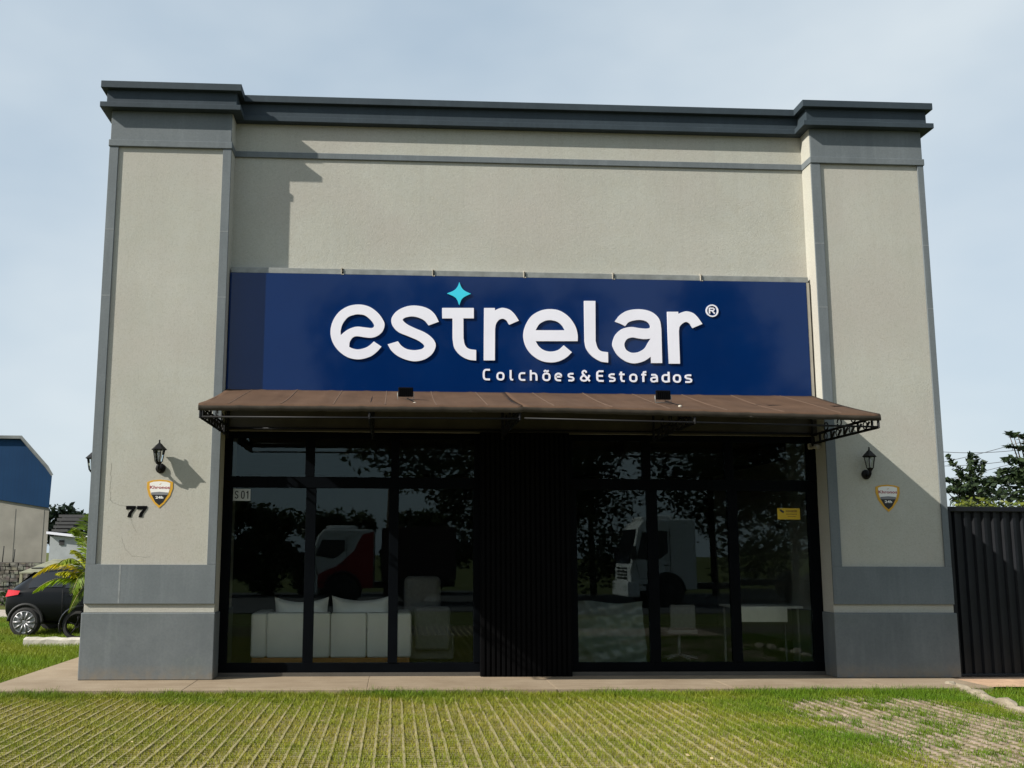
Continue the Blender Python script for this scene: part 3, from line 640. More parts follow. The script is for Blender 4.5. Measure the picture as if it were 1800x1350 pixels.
# ------------------------------------------------------------------ inside the showroom
sofam = simple('white_leatherette', (.90, .89, .86), .5, 0, .03, 4); orange = simple('orange_wood', (.42, .17, .03), .5, 0, .2, 6)
def rbox(name, x0, x1, y0, y1, z0, z1, mat, par, b=.04):
    o = MB().box(x0, x1, y0, y1, z0, z1).build(name, mat, par, fix=False); m_ = o.modifiers.new('bevel', 'BEVEL'); m_.width = b; m_.segments = 4
    o.data.polygons.foreach_set('use_smooth', [True]*len(o.data.polygons)); return o
S = empty('sofa', (-2.6, 1.4, .05), 'white sofa with loose cushions seen from behind through the left door', 'sofa')
rbox('base', -3.68, -1.52, 1.02, 1.9, .05, .165, orange, S, .01)
rbox('backrest', -3.48, -2.62, 1.0, 1.22, .166, .77, sofam, S, .03); rbox('backrest', -2.61, -2.12, 1.0, 1.22, .166, .77, sofam, S, .03); rbox('backrest', -2.11, -1.70, 1.0, 1.22, .166, .772, sofam, S, .03); rbox('seat', -3.48, -1.70, 1.225, 1.92, .166, .45, sofam, S)
rbox('armrest', -3.70, -3.485, 1.0, 1.92, .166, .765, sofam, S); rbox('armrest', -1.695, -1.50, 1.0, 1.92, .166, .765, sofam, S)
for (a, b, h) in ((-3.42, -2.66, .93), (-2.62, -1.78, .95)):
    V = []; F = []; n_ = 18; rn = random.Random(int(a*100))
    for side in (-1, 1):
        for j in range(n_+1):
            for i in range(n_+1):
                u, v = i/n_*2-1, j/n_*2-1; th = .11*((1-u**4)*(1-v**4))**.5; sag = .045*(u*u)*(1 if v > 0 else 0)*abs(v)
                V.append(((a+b)/2+(b-a)/2*u*(1-.05*(1-v*v)), 1.30+side*th+.012*math.sin(5*u+3*v), .55+(h-.55)*(v+1)/2+sag-.03*(1-u*u)*(v > 0)*abs(v)))
        o_ = len(V)-(n_+1)**2
        F += [(o_+j*(n_+1)+i, o_+j*(n_+1)+i+1, o_+(j+1)*(n_+1)+i+1, o_+(j+1)*(n_+1)+i) for j in range(n_) for i in range(n_)]
    MB().add(V, F, True).build('cushion', sofam, S)
C2 = empty('armchair', (-1.2, 2.2, .05), 'grey armchair beside the white sofa', 'armchair')
gfab = simple('grey_fabric', (.22, .22, .21), .85, 0, .1, 20)
rbox('seat', -1.52, -.86, 1.75, 2.4, .06, .45, gfab, C2); rbox('backrest', -1.45, -.92, 1.62, 1.80, .2, .82, gfab, C2, .06); rbox('cushion', -1.6, -1.05, 1.9, 2.1, .6, 1.25, gfab, C2, .09)
# mattress wrapped in crumpled plastic
Mt = empty('mattress', (1.25, 1.1, .05), 'mattress in crumpled plastic wrap behind the right door', 'mattress')
plast = simple('plastic_wrap', (.20, .24, .23), .22, 0, .15, 5)
mm = MB(); nx, nz = 60, 50; rnd = random.Random(9)
V = []
for j in range(nz+1):
    for i in range(nx+1):
        u, v = i/nx, j/nz
        w = .03*math.sin(9*v+3*u+1.5*math.sin(5*u))+.02*math.sin(23*v-7*u)+.012*math.sin(31*u+17*v)
        V.append((.74+1.06*u, 1.05+w+.25*v, .055+.85*v+.02*math.sin(7*u)*v))
F = [(j*(nx+1)+i, j*(nx+1)+i+1, (j+1)*(nx+1)+i+1, (j+1)*(nx+1)+i) for j in range(nz) for i in range(nx)]
mm.add(V, F, True); mm.build('wrap', plast, Mt); rbox('core', .78, 1.78, 1.36, 1.55, .055, .85, gfab, Mt)
D = empty('desk', (3.4, 1.1, .05), 'pale desk behind the far right door pane', 'desk')
pw = simple('pale_board', (.82, .82, .76), .5, 0, .06, 9)
box('front_panel', 3.10, 3.80, 1.0, 1.03, .645, .86, pw, D); box('tabletop', 3.05, 4.05, 1.035, 1.7, .83, .86, pw, D); box('leg', 3.08, 3.11, 1.1, 1.13, .05, .829, gfab, D); box('leg', 3.98, 4.01, 1.1, 1.13, .05, .829, gfab, D)
box('leg', 3.08, 3.11, 1.6, 1.63, .05, .829, gfab, D); box('leg', 3.98, 4.01, 1.6, 1.63, .05, .829, gfab, D)
Ch = empty('office_chair', (2.45, 1.6, .05), 'office chair with a pale back behind the right door', 'chair')
rbox('backrest', 2.25, 2.62, 1.45, 1.5, .52, .86, gfab, Ch, .02); rbox('seat', 2.22, 2.66, 1.5, 1.95, .44, .51, gfab, Ch, .02)
MB().tube([(2.44, 1.72, .1), (2.44, 1.72, .44)], .025, 10).build('post', M['greymetal'], Ch)
for k in range(5):
    a = 2*math.pi*k/5; MB().tube([(2.44, 1.72, .13), (2.44+.26*math.cos(a), 1.72+.26*math.sin(a), .085)], .018, 6).build('foot', M['greymetal'], Ch)

# ------------------------------------------------------------------ black gate at the right
G = empty('metal_gate', (6.9, .2, 0), 'tall black corrugated metal gate beside the right pillar', 'gate')
gm = simple('black_gate_paint', (.0055, .0065, .009), .45, .0, .25, 3, spec=.3)
m = MB(); prof = []; x = 5.74
while x < 9.3:
    prof += [(x, .14), (x+.055, .14), (x+.075, .105), (x+.115, .105), (x+.135, .14)]; x += .135
V = []; F = []
for i, (a, b) in enumerate(prof):
    V += [(a, b, .03), (a, b, 2.17), (a, b+.004, 2.17), (a, b+.004, .03)]
    if i: k = 4*i; F += [(k-4, k, k+1, k-3), (k-1, k-2, k+2, k+3)]
m.add(V, F); m.build('corrugated_sheet', gm, G)
box('top_rail', 5.71, 9.3, .06, .17, 2.171, 2.235, gm, G); box('bottom_rail', 5.71, 9.3, .07, .17, .005, .029, gm, G); box('post', 5.69, 5.735, .06, .16, .0, 2.17, gm, G)

# ------------------------------------------------------------------ stones of the right hand kerb
rnd = random.Random(21); pts = [(5.22, -.42), (5.20, -.95), (5.08, -1.5), (4.97, -2.1), (4.88, -2.7), (4.80, -3.4), (4.72, -4.2)]
i = 0
y = -.5
def rock(name, c, r, mat, seed, par=None):
    rn = random.Random(seed); bm = bmesh.new(); bmesh.ops.create_icosphere(bm, subdivisions=2, radius=1)
    for v in bm.verts:
        k = 1+rn.uniform(-.24, .2); v.co = Vector((v.co.x*r[0]*k, v.co.y*r[1]*k, max(-.6, v.co.z)*r[2]*k))+Vector(c)
    me = bpy.data.meshes.new(name); bm.to_mesh(me); bm.free(); me.materials.append(mat); me.polygons.foreach_set('use_smooth', [False]*len(me.polygons))
    o = bpy.data.objects.new(name, me); col.objects.link(o); return o
words = ['first', 'second', 'third', 'fourth', 'fifth', 'sixth', 'seventh', 'eighth', 'ninth', 'tenth']
for k in range(10):
    yy = -.55-k*.37; xx = 5.24-.155*(k*.37)+rnd.uniform(-.03, .03)
    o = rock('kerb_stone', (xx, yy, -.05), (.07+rnd.uniform(0, .04), .20, .065+rnd.uniform(-.02, .03)), M['kerb_rough'], k)
    tag(o, f'{words[k]} pale rough kerb stone counted from the right end of the sidewalk', 'kerb stone', 'rough kerb stones at the right')

# ------------------------------------------------------------------ grass
def at_noise(x, y, s=1.0):
    return (np.sin(x*1.7*s+1.3*np.sin(y*1.1*s))+np.sin(y*2.3*s+1.7*np.sin(x*.9*s+.5))+np.sin((x+y)*3.1*s+2))/3
def blades(xy, zbase, h, w, colr, lean, rng):
    n = len(xy); a = rng.uniform(0, 2*np.pi, n); c, s = np.cos(a), np.sin(a)
    la = rng.uniform(0, 2*np.pi, n); ll = h*lean*rng.uniform(.2, 1, n)
    b = np.stack([xy[:, 0], xy[:, 1], np.broadcast_to(zbase, n)], 1)
    d = np.stack([c*w, s*w, np.zeros(n)], 1)
    mid = b+np.stack([np.cos(la)*ll*.35, np.sin(la)*ll*.35, h*.6], 1); tip = b+np.stack([np.cos(la)*ll, np.sin(la)*ll, h], 1)
    return np.stack([b-d, b+d, tip+d*.25, tip-d*.25], 1), colr
rng = np.random.default_rng(7)
def in_patch(x, y):
    poly = np.array([(2.75,-1.95),(3.45,-1.45),(4.35,-1.75),(4.25,-2.7),(4.55,-3.4),(4.5,-6),(2.6,-6),(2.85,-4.6),(2.6,-3.6),(2.5,-2.7)])
    ins = np.zeros(len(x), bool); j = len(poly)-1
    wx = x+.16*at_noise(x, y, 3.0)+.07*at_noise(y, x, 9); wy = y+.22*at_noise(y, x, 2.6)
    for i in range(len(poly)):
        xi, yi = poly[i]; xj, yj = poly[j]
        cnd = ((yi > wy) != (yj > wy)) & (wx < (xj-xi)*(wy-yi)/(yj-yi+1e-9)+xi); ins ^= cnd; j = i
    return ins
RIB, ROT = .1213, -.0
N = 520000
xy = np.stack([rng.uniform(-8.2, 6.6, N), -.93-5.6*rng.uniform(0, 1, N)**1.15], 1)
x, y = xy[:, 0], xy[:, 1]
fr = np.abs(((x+1.648)/RIB+.5) % 1-.5)*RIB                    # distance to the nearest rib
green = np.clip(1.25-(-.93-y)*1.4, 0, 1)*np.clip(.55+.6*at_noise(x, y, 1.5), .1, 1)
right = np.clip((x-1.15-.12*(y+3))/1.0, 0, 1)*np.clip(.85+.5*at_noise(x, y, 1.2), 0, 1)
green = np.clip(np.maximum(green, right)+.20*at_noise(x, y, 2.7)+.16*at_noise(y, x, 6.1), 0, 1)
worn = np.clip(.5+.9*at_noise(x+3, y*1.3+1, .8)+.5*at_noise(x, y, 3.7), 0, 1)      # bald and dry spells
crossd = np.abs(((-1.0-y)/.0815+.5) % 1-.5)*.0815
bare = np.zeros(N, bool)
for dx, dy, pr in ((0, 0, .90), (.14, .1, .5), (-.14, -.1, .5), (.1, -.22, .45), (-.1, .22, .45)):
    bare |= in_patch(x+dx, y+dy) & (rng.uniform(0, 1, N) < pr)
isl = at_noise(x+.3*np.sin(y*5), y*1.7, 3.3)*.7+at_noise(y*1.6, x, 7.9)*.5
bare &= rng.uniform(0, 1, N) < np.clip(1.32-2.1*np.clip(isl, 0, 1), 0, .975)
thin = rng.uniform(0, 1, N) < np.where(fr < .0085, .10+.32*(1-worn)+.6*green, (1-.30*worn)*(1-.35*(crossd < .009))+.3*green)
keep = thin & ~bare
keep &= ~((x > 5.1-.155*(-.55-y)-.05) & (rng.uniform(0, 1, N) < .55))
xy, green = xy[keep], green[keep]; n = len(xy); x, y = xy[:, 0], xy[:, 1]
tuft = np.clip(1+.28*at_noise(x, y, 11)+.22*at_noise(y, x, 23), .55, 1.6)
h = tuft*rng.uniform(.028, .047, n)*(1+.8*green)*np.where(y > -1.25, 1.25, 1)
dry = np.array([.315, .262, .032]); olive = np.array([.192, .240, .011]); lush = np.array([.062, .158, .004])
k = np.clip(rng.uniform(0, 1, n)*.7+.38-.42*worn[keep], 0, 1)[:, None]
ca = dry*(1-k)+olive*k; cb = olive*.35+lush*.65
gq = green[:, None]; colr = (ca*(1-gq)+(cb*(1-.5*k)+lush*.5*k)*gq)*rng.uniform(.65, 1.3, n)[:, None]
q_, c_ = blades(xy, -.082, h, rng.uniform(.0018, .0042, n), colr, .9, rng)
tag(quad_cloud('turf_grass', q_, M['grass'], None, c_), 'short yellow green grass growing between the paver ribs', 'grass', kind='stuff')
# paver ribs, each running towards the building
ribm = []
for s_ in range(5):
    rn = random.Random(s_); m = MB(); V = []; F = []; n_ = 46
    for i in range(n_+1):
        yy = -.96-8.3*i/n_; w = .0125+rn.uniform(-.002, .003); o_ = rn.uniform(-.0015, .0015); zt = -.054+rn.uniform(-.004, .003)
        V += [(o_-w, yy, -.084), (o_-w*.75, yy, zt), (o_+w*.75, yy, zt), (o_+w, yy, -.084)]
        if i: b = 4*i; F += [(b-4, b-3, b+1, b), (b-3, b-2, b+2, b+1), (b-2, b-1, b+3, b+2)]
    me = bpy.data.meshes.new('paver_rib'); me.from_pydata(V, [], F); me.update(); me.materials.append(M['rib']); ribm.append(me)
ribc = []
for me in ribm:
    mc_ = me.copy(); mc_.materials.clear(); mc_.materials.append(M['rib_clean']); ribc.append(mc_)
for i in range(-52, 56):
    o = bpy.data.objects.new('paver_rib', (ribm if -1.648+i*RIB < 2.45 else ribc)[i % 5]); col.objects.link(o); o.parent = paving; o.location = (-1.648+i*RIB, 0, 0)
m = MB(); rn = random.Random(77)
for j in range(72):
    yy = -1.0-j*.0815
    m.box(-8.0, 5.0, yy-.010, yy+.010, -.084, -.0640+rn.uniform(-.002, .002))
o = m.build('cross_rib', M['rib'], paving, fix=False); o['kind'] = 'stuff'
N = 170
fx = np.stack([rng.uniform(-7.5, 5, N), -1.0-rng.uniform(0, 4.8, N), np.full(N, -.036)], 1); fa = rng.uniform(0, 6.28, N); fl = rng.uniform(.012, .028, N)[:, None]
fu = np.stack([np.cos(fa), np.sin(fa), rng.uniform(-.3, .3, N)], 1)*fl; fv = np.stack([-np.sin(fa), np.cos(fa), rng.uniform(-.3, .6, N)], 1)*fl*.5
tag(quad_cloud('fallen_leaves', np.stack([fx-fu, fx+fv, fx+fu, fx-fv], 1), M['grass'], None, np.array([.42, .33, .18])*rng.uniform(.4, 1.25, (N, 1))), 'dry fallen leaves strewn over the turf paving', 'leaves', kind='stuff')
# lawn to the left of the sidewalk
N = 150000
xy = np.stack([rng.uniform(-13.0, -6.56, N), rng.uniform(-.95, 13.5, N)], 1); x, y = xy[:, 0], xy[:, 1]
gr = np.clip(.5+.5*at_noise(x, y, .9), 0, 1)[:, None]; k = rng.uniform(0, 1, N)[:, None]
colr = (np.array([.125, .220, .008])*gr+np.array([.205, .232, .016])*(1-gr))*(.65+.6*k)
q_, c_ = blades(xy, -.12, rng.uniform(.055, .095, N), rng.uniform(.003, .006, N), colr, .9, rng)
tag(quad_cloud('lawn_grass', q_, M['grass'], None, c_), 'mown green lawn grass to the left of the building', 'grass', kind='stuff')
N = 14000
xy = np.stack([rng.uniform(5.0, 9, N), -.7-rng.uniform(0, 1, N)**1.2*5, ], 1)
colr = np.array([.080, .165, .010])*(rng.uniform(.6, 1.35, N))[:, None]
q_, c_ = blades(xy, -.10, rng.uniform(.05, .11, N), rng.uniform(.002, .005, N), colr, .9, rng)
tag(quad_cloud('verge_grass', q_, M['grass'], None, c_), 'green grass beyond the stone kerb at the right', 'grass', kind='stuff')

# ------------------------------------------------------------------ trees and plants
def leaf_quads(clumps, size, c0, c1, seed, flat=.5, aspect=.5):
    rg = np.random.default_rng(seed); Q = []; K = []
    for (c, r, n) in clumps:
        r3 = np.array(r if isinstance(r, (tuple, list)) else (r, r, r))
        d = rg.normal(size=(n, 3)); d /= np.linalg.norm(d, axis=1)[:, None]
        p = np.array(c)+d*r3*(rg.uniform(.25, 1.0, (n, 1))**.55)*(1+.25*np.sin(d[:, :1]*7+d[:, 1:2]*5+seed))
        a = rg.normal(size=(n, 3)); a[:, 2] *= flat; a /= np.linalg.norm(a, axis=1)[:, None]
        b = np.cross(a, rg.normal(size=(n, 3))); b /= np.linalg.norm(b, axis=1)[:, None]
        s = size*rg.uniform(.6, 1.35, (n, 1)); a = a*s; b = b*s*aspect
        Q.append(np.stack([p-a*.5, p+b*.5, p+a*.6, p-b*.5], 1))
        t = rg.uniform(0, 1, (n, 1)); K.append((np.array(c0)*(1-t)+np.array(c1)*t)*rg.uniform(.7, 1.25, (n, 1)))
    return np.concatenate(Q), np.concatenate(K)
def tree(name, label, base, top, clumps, size, c0, c1, seed, r=.12, group=None, limbs=8, cat='tree'):
    A = empty(name, base, label, cat, group); rn = random.Random(seed)
    b, t = Vector(base), Vector(top)
    MB().tube([b, b.lerp(t, .35)+Vector((rn.uniform(-.1, .1), rn.uniform(-.1, .1), 0)), b.lerp(t, .7), t], [r, r*.8, r*.6, r*.35], 8).build('trunk', M['bark'], A)
    m = MB()
    for (c, rr_, n_) in rn.sample(clumps, min(limbs, len(clumps))):
        s = b.lerp(t, rn.uniform(.45, .95)); e = Vector(c); m.tube([s, s.lerp(e, .5)+Vector((0, 0, .1*(e-s).length)), e], [r*.4, r*.25, r*.1], 5)
    m.build('limb', M['bark'], A)
    q_, k_ = leaf_quads(clumps, size, c0, c1, seed); quad_cloud('crown', q_, M['leaf'], A, k_)
    return A
DG0, DG1 = (.018, .034, .016), (.050, .075, .030)
MG0, MG1 = (.040, .065, .016), (.105, .140, .028)
# right, behind the gate
def spray(p, q, r0, r1, k, n):
    p, q = Vector(p), Vector(q); return [(tuple(p.lerp(q, i/(k-1))), ((r0+(r1-r0)*i/(k-1)),)*3, n) for i in range(k)]
cl = spray((14.25,14,3.55),(13.68,14,4.30),.17,.06,9,11)+spray((14.3,14,3.6),(14.30,14,4.36),.17,.08,9,13)+spray((14.4,14,4.0),(14.5,14,4.28),.10,.05,4,9)+spray((14.45,14,3.6),(14.66,14,4.12),.16,.08,7,12)
cl += spray((14.2,14,3.5),(13.55,14,3.66),.14,.06,8,10)+spray((14.2,14,3.3),(13.55,14,3.36),.15,.07,8,11)+spray((14.6,14,3.55),(15.1,14,3.62),.16,.1,6,16)
cl += [((14.2,14.2,3.42),(.45,.5,.17),90),((14.7,14.2,3.35),(.45,.5,.2),100),((14.3,14.2,3.05),(.55,.5,.22),110),((14.9,14.3,3.05),(.5,.5,.25),110),((14.2,14.2,2.65),(.6,.6,.35),160)]
tree('broadleaf_tree', 'dark broadleaf tree with spread twigs just behind the gate', (14.3,14.3,-.1), (14.35,14.3,3.6), cl, .17, DG0, DG1, 3, .08, limbs=30)
cl = spray((17.2,15,4.9),(16.12,15,5.08),.2,.07,9,12)+spray((17.2,15,4.6),(16.05,15,4.72),.2,.07,9,12)+spray((17.0,15,4.3),(15.95,15,4.30),.22,.09,9,16)+spray((16.8,15,4.0),(15.75,15,3.95),.24,.1,9,20)+spray((16.6,15,3.7),(15.45,15,3.72),.22,.10,9,20)
cl += [((16.6,15,3.9),(.55,.5,.4),160),((16.1,15,3.3),(.6,.5,.3),150),((15.4,15,3.3),(.4,.4,.24),80),((17.0,15,4.5),(.6,.5,.6),160),((16.2,15,2.7),(1.0,.7,.5),220)]
tree('broadleaf_tree', 'taller dark broadleaf tree cut off by the right picture edge', (16.9,15.2,-.1), (16.8,15.2,4.2), cl, .19, DG0, DG1, 5, .10, limbs=24)
cl = [((12.0+i*.42, 10.5+.2*math.sin(i), 2.66+.10*math.sin(i*1.9)), (.35,.4,.26), 110) for i in range(10)]
tree('hedge_shrub', 'sunlit yellow green shrub showing along the top of the gate', (13.6,10.5,-.1), (13.6,10.5,2.0), cl, .12, (.075,.105,.015), (.17,.19,.03), 8, .06, cat='shrub')
# left, behind the warehouse
cl = [((-21.5+.72*(i % 4)+.3*math.sin(i*5), 46, 2.6+.62*(i//4)-.32*abs((i % 4)-1)), (.6,.9,.42), 120) for i in range(12)]
tree('background_tree', 'dark green tree rising behind the low house at the left', (-20.6,46.3,-.1), (-20.6,46.3,3.2), cl, .34, DG0, DG1, 12, .2)
cl = [((-24.0+.8*i, 52, 4.1-.25*abs(i-1)), (.8,.9,.45), 90) for i in range(4)]
tree('background_tree', 'lighter tree top beside the blue warehouse wall', (-23.2,52,-.1), (-23.2,52,4.0), cl, .34, (.05,.075,.03), (.10,.13,.05), 13, .2)
# areca palm in front of the car
palm = empty('areca_palm', (-7.55, 7.1, -.1), 'arching green and yellow palm between the parked car and the building', 'palm')
rn = random.Random(2)
for k in range(4):
    x0 = -7.55+rn.uniform(-.14, .14); y0 = 7.1+rn.uniform(-.12, .12)
    MB().tube([(x0, y0, -.12), (x0+rn.uniform(-.05, .05), y0, .5), (x0+rn.uniform(-.1, .1), y0, .95)], [.04, .035, .025], 8).build('stem', simple('palm_stem', (.16, .17, .05), .6, 0, .2, 6), palm)
def frond(p0, p1, p2, n, ll, c, seed):
    rg = np.random.default_rng(seed); p0, p1, p2 = map(np.array, (p0, p1, p2)); Q = []
    for i in range(n):
        t = .12+.88*i/n; p = (1-t)**2*p0+2*t*(1-t)*p1+t*t*p2; tg = 2*(1-t)*(p1-p0)+2*t*(p2-p1); tg = tg/np.linalg.norm(tg)
        sd = np.cross(tg, (0, 0, 1)); sd /= np.linalg.norm(sd)+1e-9; L_ = ll*(math.sin(math.pi*min(1, t*.85+.12))**.7)
        for s in (-1, 1):
            d = sd*s*.75+tg*.55+np.array([0, 0, -.18-.25*rg.uniform()]); d /= np.linalg.norm(d); wv = np.cross(d, tg); wv = wv/np.linalg.norm(wv)*.3+tg*.7
            e = p+d*L_*rg.uniform(.8, 1.1)+np.array([0, 0, -.12*L_]); mid = p+d*L_*.5; w = .019
            Q.append([p-wv*w*.5, mid-wv*w*1.3, e, mid+wv*w*1.3])
    q = np.array(Q); col_ = np.array(c)[None]*rg.uniform(.75, 1.25, (len(q), 1)); o = quad_cloud('frond', q, M['leaf'], palm, col_)
    MB().tube([tuple((1-t)**2*p0+2*t*(1-t)*p1+t*t*p2) for t in np.linspace(0, 1, 9)], [.014-.0012*i for i in range(9)], 5).build('midrib', simple('palm_rib', (.25, .24, .05), .6, 0, .1, 5), o)
B = (-7.6, 7.1, .92)
frond(B, (-8.15, 7.0, 1.72), (-8.72, 6.9, 1.10), 40, .32, (.48, .38, .012), 1)
frond(B, (-8.20, 6.9, 1.30), (-8.66, 6.8, .82), 40, .32, (.22, .34, .010), 2)
frond(B, (-7.95, 7.1, 2.05), (-8.05, 7.0, 2.0), 34, .34, (.12, .19, .015), 3)
frond(B, (-7.8, 7.0, 2.2), (-7.62, 6.9, 2.35), 34, .36, (.10, .16, .02), 4)
frond(B, (-7.9, 6.8, 1.7), (-8.12, 6.6, 1.35), 34, .32, (.17, .23, .014), 5)
frond(B, (-7.3, 7.1, 1.9), (-6.9, 7.0, 1.4), 34, .34, (.12, .19, .02), 6)
frond(B, (-7.6, 7.6, 1.9), (-7.7, 8.1, 1.5), 30, .34, (.10, .17, .02), 7)
frond(B, (-7.75, 6.8, 1.5), (-7.85, 6.55, .8), 34, .30, (.13, .20, .012), 9)
frond(B, (-7.75, 7.0, 1.6), (-8.0, 6.9, 1.62), 40, .34, (.30, .32, .012), 10)
frond(B, (-7.7, 6.9, 2.0), (-7.95, 6.75, 2.05), 40, .34, (.15, .22, .015), 11)
frond(B, (-7.9, 6.9, 1.3), (-8.2, 6.7, 1.18), 40, .30, (.34, .34, .012), 12)
frond(B, (-7.65, 6.8, 1.25), (-7.9, 6.6, .45), 40, .28, (.11, .17, .012), 13)
frond(B, (-7.4, 6.7, 1.7), (-7.2, 6.4, 1.3), 30, .34, (.13, .20, .02), 8)

# ------------------------------------------------------------------ parked car (rear to the left)
car = empty('parked_car', (-7.6, 8.62, -.1), 'black hatchback parked on the lawn, its rear at the left edge', 'car')
paint = NT('black_car_paint').color((.003, .0035, .0045)).set(Roughness=.28, Coat_Weight=.15, Coat_Roughness=.05, Specular_IOR_Level=.2).m
cglass = NT('car_glass').color((.012, .014, .018)).set(Roughness=.08, Specular_IOR_Level=.7).m
rubber = simple('tyre_rubber', (.018, .018, .018), .85, 0, .2, 20); alloy = simple('alloy', (.26, .26, .27), .4, .6, .1, 10)
redl = NT('tail_light').color((.50, .008, .015)).set(Roughness=.15, Coat_Weight=.5).m
plasm = simple('black_plastic', (.010, .0105, .011), .65, 0, .15, 12)
CX, CY, CZ = -9.62, 8.62, -.10
T_ = [(0,.45,.70,.76,.66,.5),(.06,.32,.86,.93,.76,.55),(.2,.26,.90,1.04,.81,.57),(.5,.23,.905,1.25,.84,.585),(.66,.22,.905,1.34,.85,.59),(1.0,.22,.905,1.385,.86,.605),(1.6,.22,.90,1.40,.86,.61),(2.1,.22,.90,1.36,.86,.59),(2.6,.22,.89,1.12,.86,.60),(2.85,.22,.87,.97,.85,.62),(3.4,.24,.84,.90,.84,.6),(3.8,.28,.74,.78,.76,.5),(3.96,.38,.60,.64,.62,.4)]
def sec(s_):
    x, zb, be, ro, w, rw = s_
    h = [(0, zb), (w*.82, zb), (w*.965, zb+.11), (w, (zb+be)/2), (w*.975, be-.03), (w*.95, be), (rw, ro-.04), (rw*.72, ro), (0, ro+.012)]
    return [(x, y, z) for y, z in h]+[(x, -y, z) for y, z in reversed(h[1:-1])]
V = []; F = []; ns = len(sec(T_[0]))
for i, s_ in enumerate(T_):
    V += [(CX+x, CY-y, CZ+z) for x, y, z in sec(s_)]
    if i:
        for k in range(ns): a = (i-1)*ns+k; b = (i-1)*ns+(k+1) % ns; F.append((a, b, b+ns, a+ns))
F.append(tuple(range(ns))); F.append(tuple(reversed(range((len(T_)-1)*ns, len(T_)*ns))))
body = MB().add(V, F, True).build('body', paint, car); sm = body.modifiers.new('sub', 'SUBSURF'); sm.levels = 2; sm.render_levels = 2
def interp(x):
    for a, b in zip(T_, T_[1:]):
        if a[0] <= x <= b[0]: t = (x-a[0])/(b[0]-a[0]); return [p+(q-p)*t for p, q in zip(a, b)]
def side(x, t, s, off=.012):
    _, zb, be, ro, w, rw = interp(x); y = w*.95+(rw-w*.95)*t; z = be+(ro-.04-be)*t
    return (CX+x, CY-s*(y+off), CZ+z+off*.3)
for s in (1, -1):
    for (xs_, t0, t1) in (([.50,.62,.8,1.0,1.18], .16, .86), ([1.24,1.4,1.6,1.8,2.05,2.3], .12, .86)):
        m = MB(); V = []; F = []
        for i, x in enumerate(xs_):
            f0, f1 = t0, t1
            if xs_[0] < 1 and i == 0: f1 = .45
            if xs_[0] > 1 and i == len(xs_)-1: f1 = .5
            V += [side(x, f0, s), side(x, f1, s)]
            if i: F.append((2*i-2, 2*i, 2*i+1, 2*i-1))
        m.add(V, F, True).build('side_window', cglass, car, fix=False)
    MB().add([(CX+.012, CY-s*.60, CZ+.80), (CX+.05, CY-s*.76, CZ+.78), (CX+.33, CY-s*.842, CZ+.83), (CX+.36, CY-s*.835, CZ+.905), (CX+.10, CY-s*.765, CZ+.925), (CX+.035, CY-s*.60, CZ+.91)],
        [(0,1,4,5),(1,2,3,4)], True).build('tail_light', redl, car)
    MB().tube([(CX+1.36, CY-s*.868, CZ+.815), (CX+1.42, CY-s*.885, CZ+.82), (CX+1.52, CY-s*.885, CZ+.82), (CX+1.57, CY-s*.868, CZ+.815)], .013, 6).build('door_handle', paint, car)
    for wx in (.50, 3.12):
        m = MB().tube([(CX+wx+.335*math.cos(R(a)), CY-s*.845, CZ+.30+.335*math.sin(R(a))) for a in range(-8, 190, 11)], .032, 8); m.build('wheel_arch', plasm, car)
        MB().lathe([(.312, -.01), (.316, .02)], 28, (CX+wx, CY-s*.83-.005, CZ+.30), 'Y').build('arch_liner', rubber, car)
        c = (CX+wx, CY-s*.80, CZ+.288); e = -1 if s > 0 else 1
        wh = MB().lathe([(.20, e*-.08), (.262, e*-.085), (.284, e*-.05), (.29, e*.03), (.28, e*.08), (.258, e*.098), (.215, e*.092), (.205, e*.06), (.0, e*.05)], 36, c, 'Y').build('wheel', rubber, car)
        m = MB().lathe([(.222, e*.086), (.222, e*.100), (.206, e*.104), (.200, e*.075)], 36, c, 'Y')
        m.lathe([(.05, e*.05), (.05, e*.098), (.03, e*.104)], 16, c, 'Y')
        for k in range(10):
            a = 2*math.pi*k/10; m.tube([(c[0]+.04*math.cos(a), c[1]+e*.088, c[2]+.04*math.sin(a)), (c[0]+.21*math.cos(a), c[1]+e*.092, c[2]+.21*math.sin(a))], [.020, .026], 6)
        m.build('rim', alloy, wh)
MB().add([(CX+.16, CY-.50, CZ+.98), (CX+.16, CY+.50, CZ+.98), (CX+.50, CY+.52, CZ+1.27), (CX+.50, CY-.52, CZ+1.27)], [(0,1,2,3)]).build('rear_window', cglass, car)
MB().add([(CX+2.80, CY-.56, CZ+1.01), (CX+2.80, CY+.56, CZ+1.01), (CX+2.22, CY+.54, CZ+1.33), (CX+2.22, CY-.54, CZ+1.33)], [(0,1,2,3)]).build('windscreen', cglass, car)
box('rear_spoiler', CX+.44, CX+.72, CY-.53, CY+.53, CZ+1.335, CZ+1.36, paint, car, bevel=.012)
box('number_plate', CX-.012, CX-.004, CY-.2, CY+.2, CZ+.60, CZ+.71, M['white'], car, bevel=0)
for wx in (1.22, 2.28): MB().tube([(CX+wx, CY-.868, CZ+.30), (CX+wx, CY-.872, CZ+.60), (CX+wx-.02, CY-.845, CZ+.93)], .004, 4).build('door_gap', plasm, car)

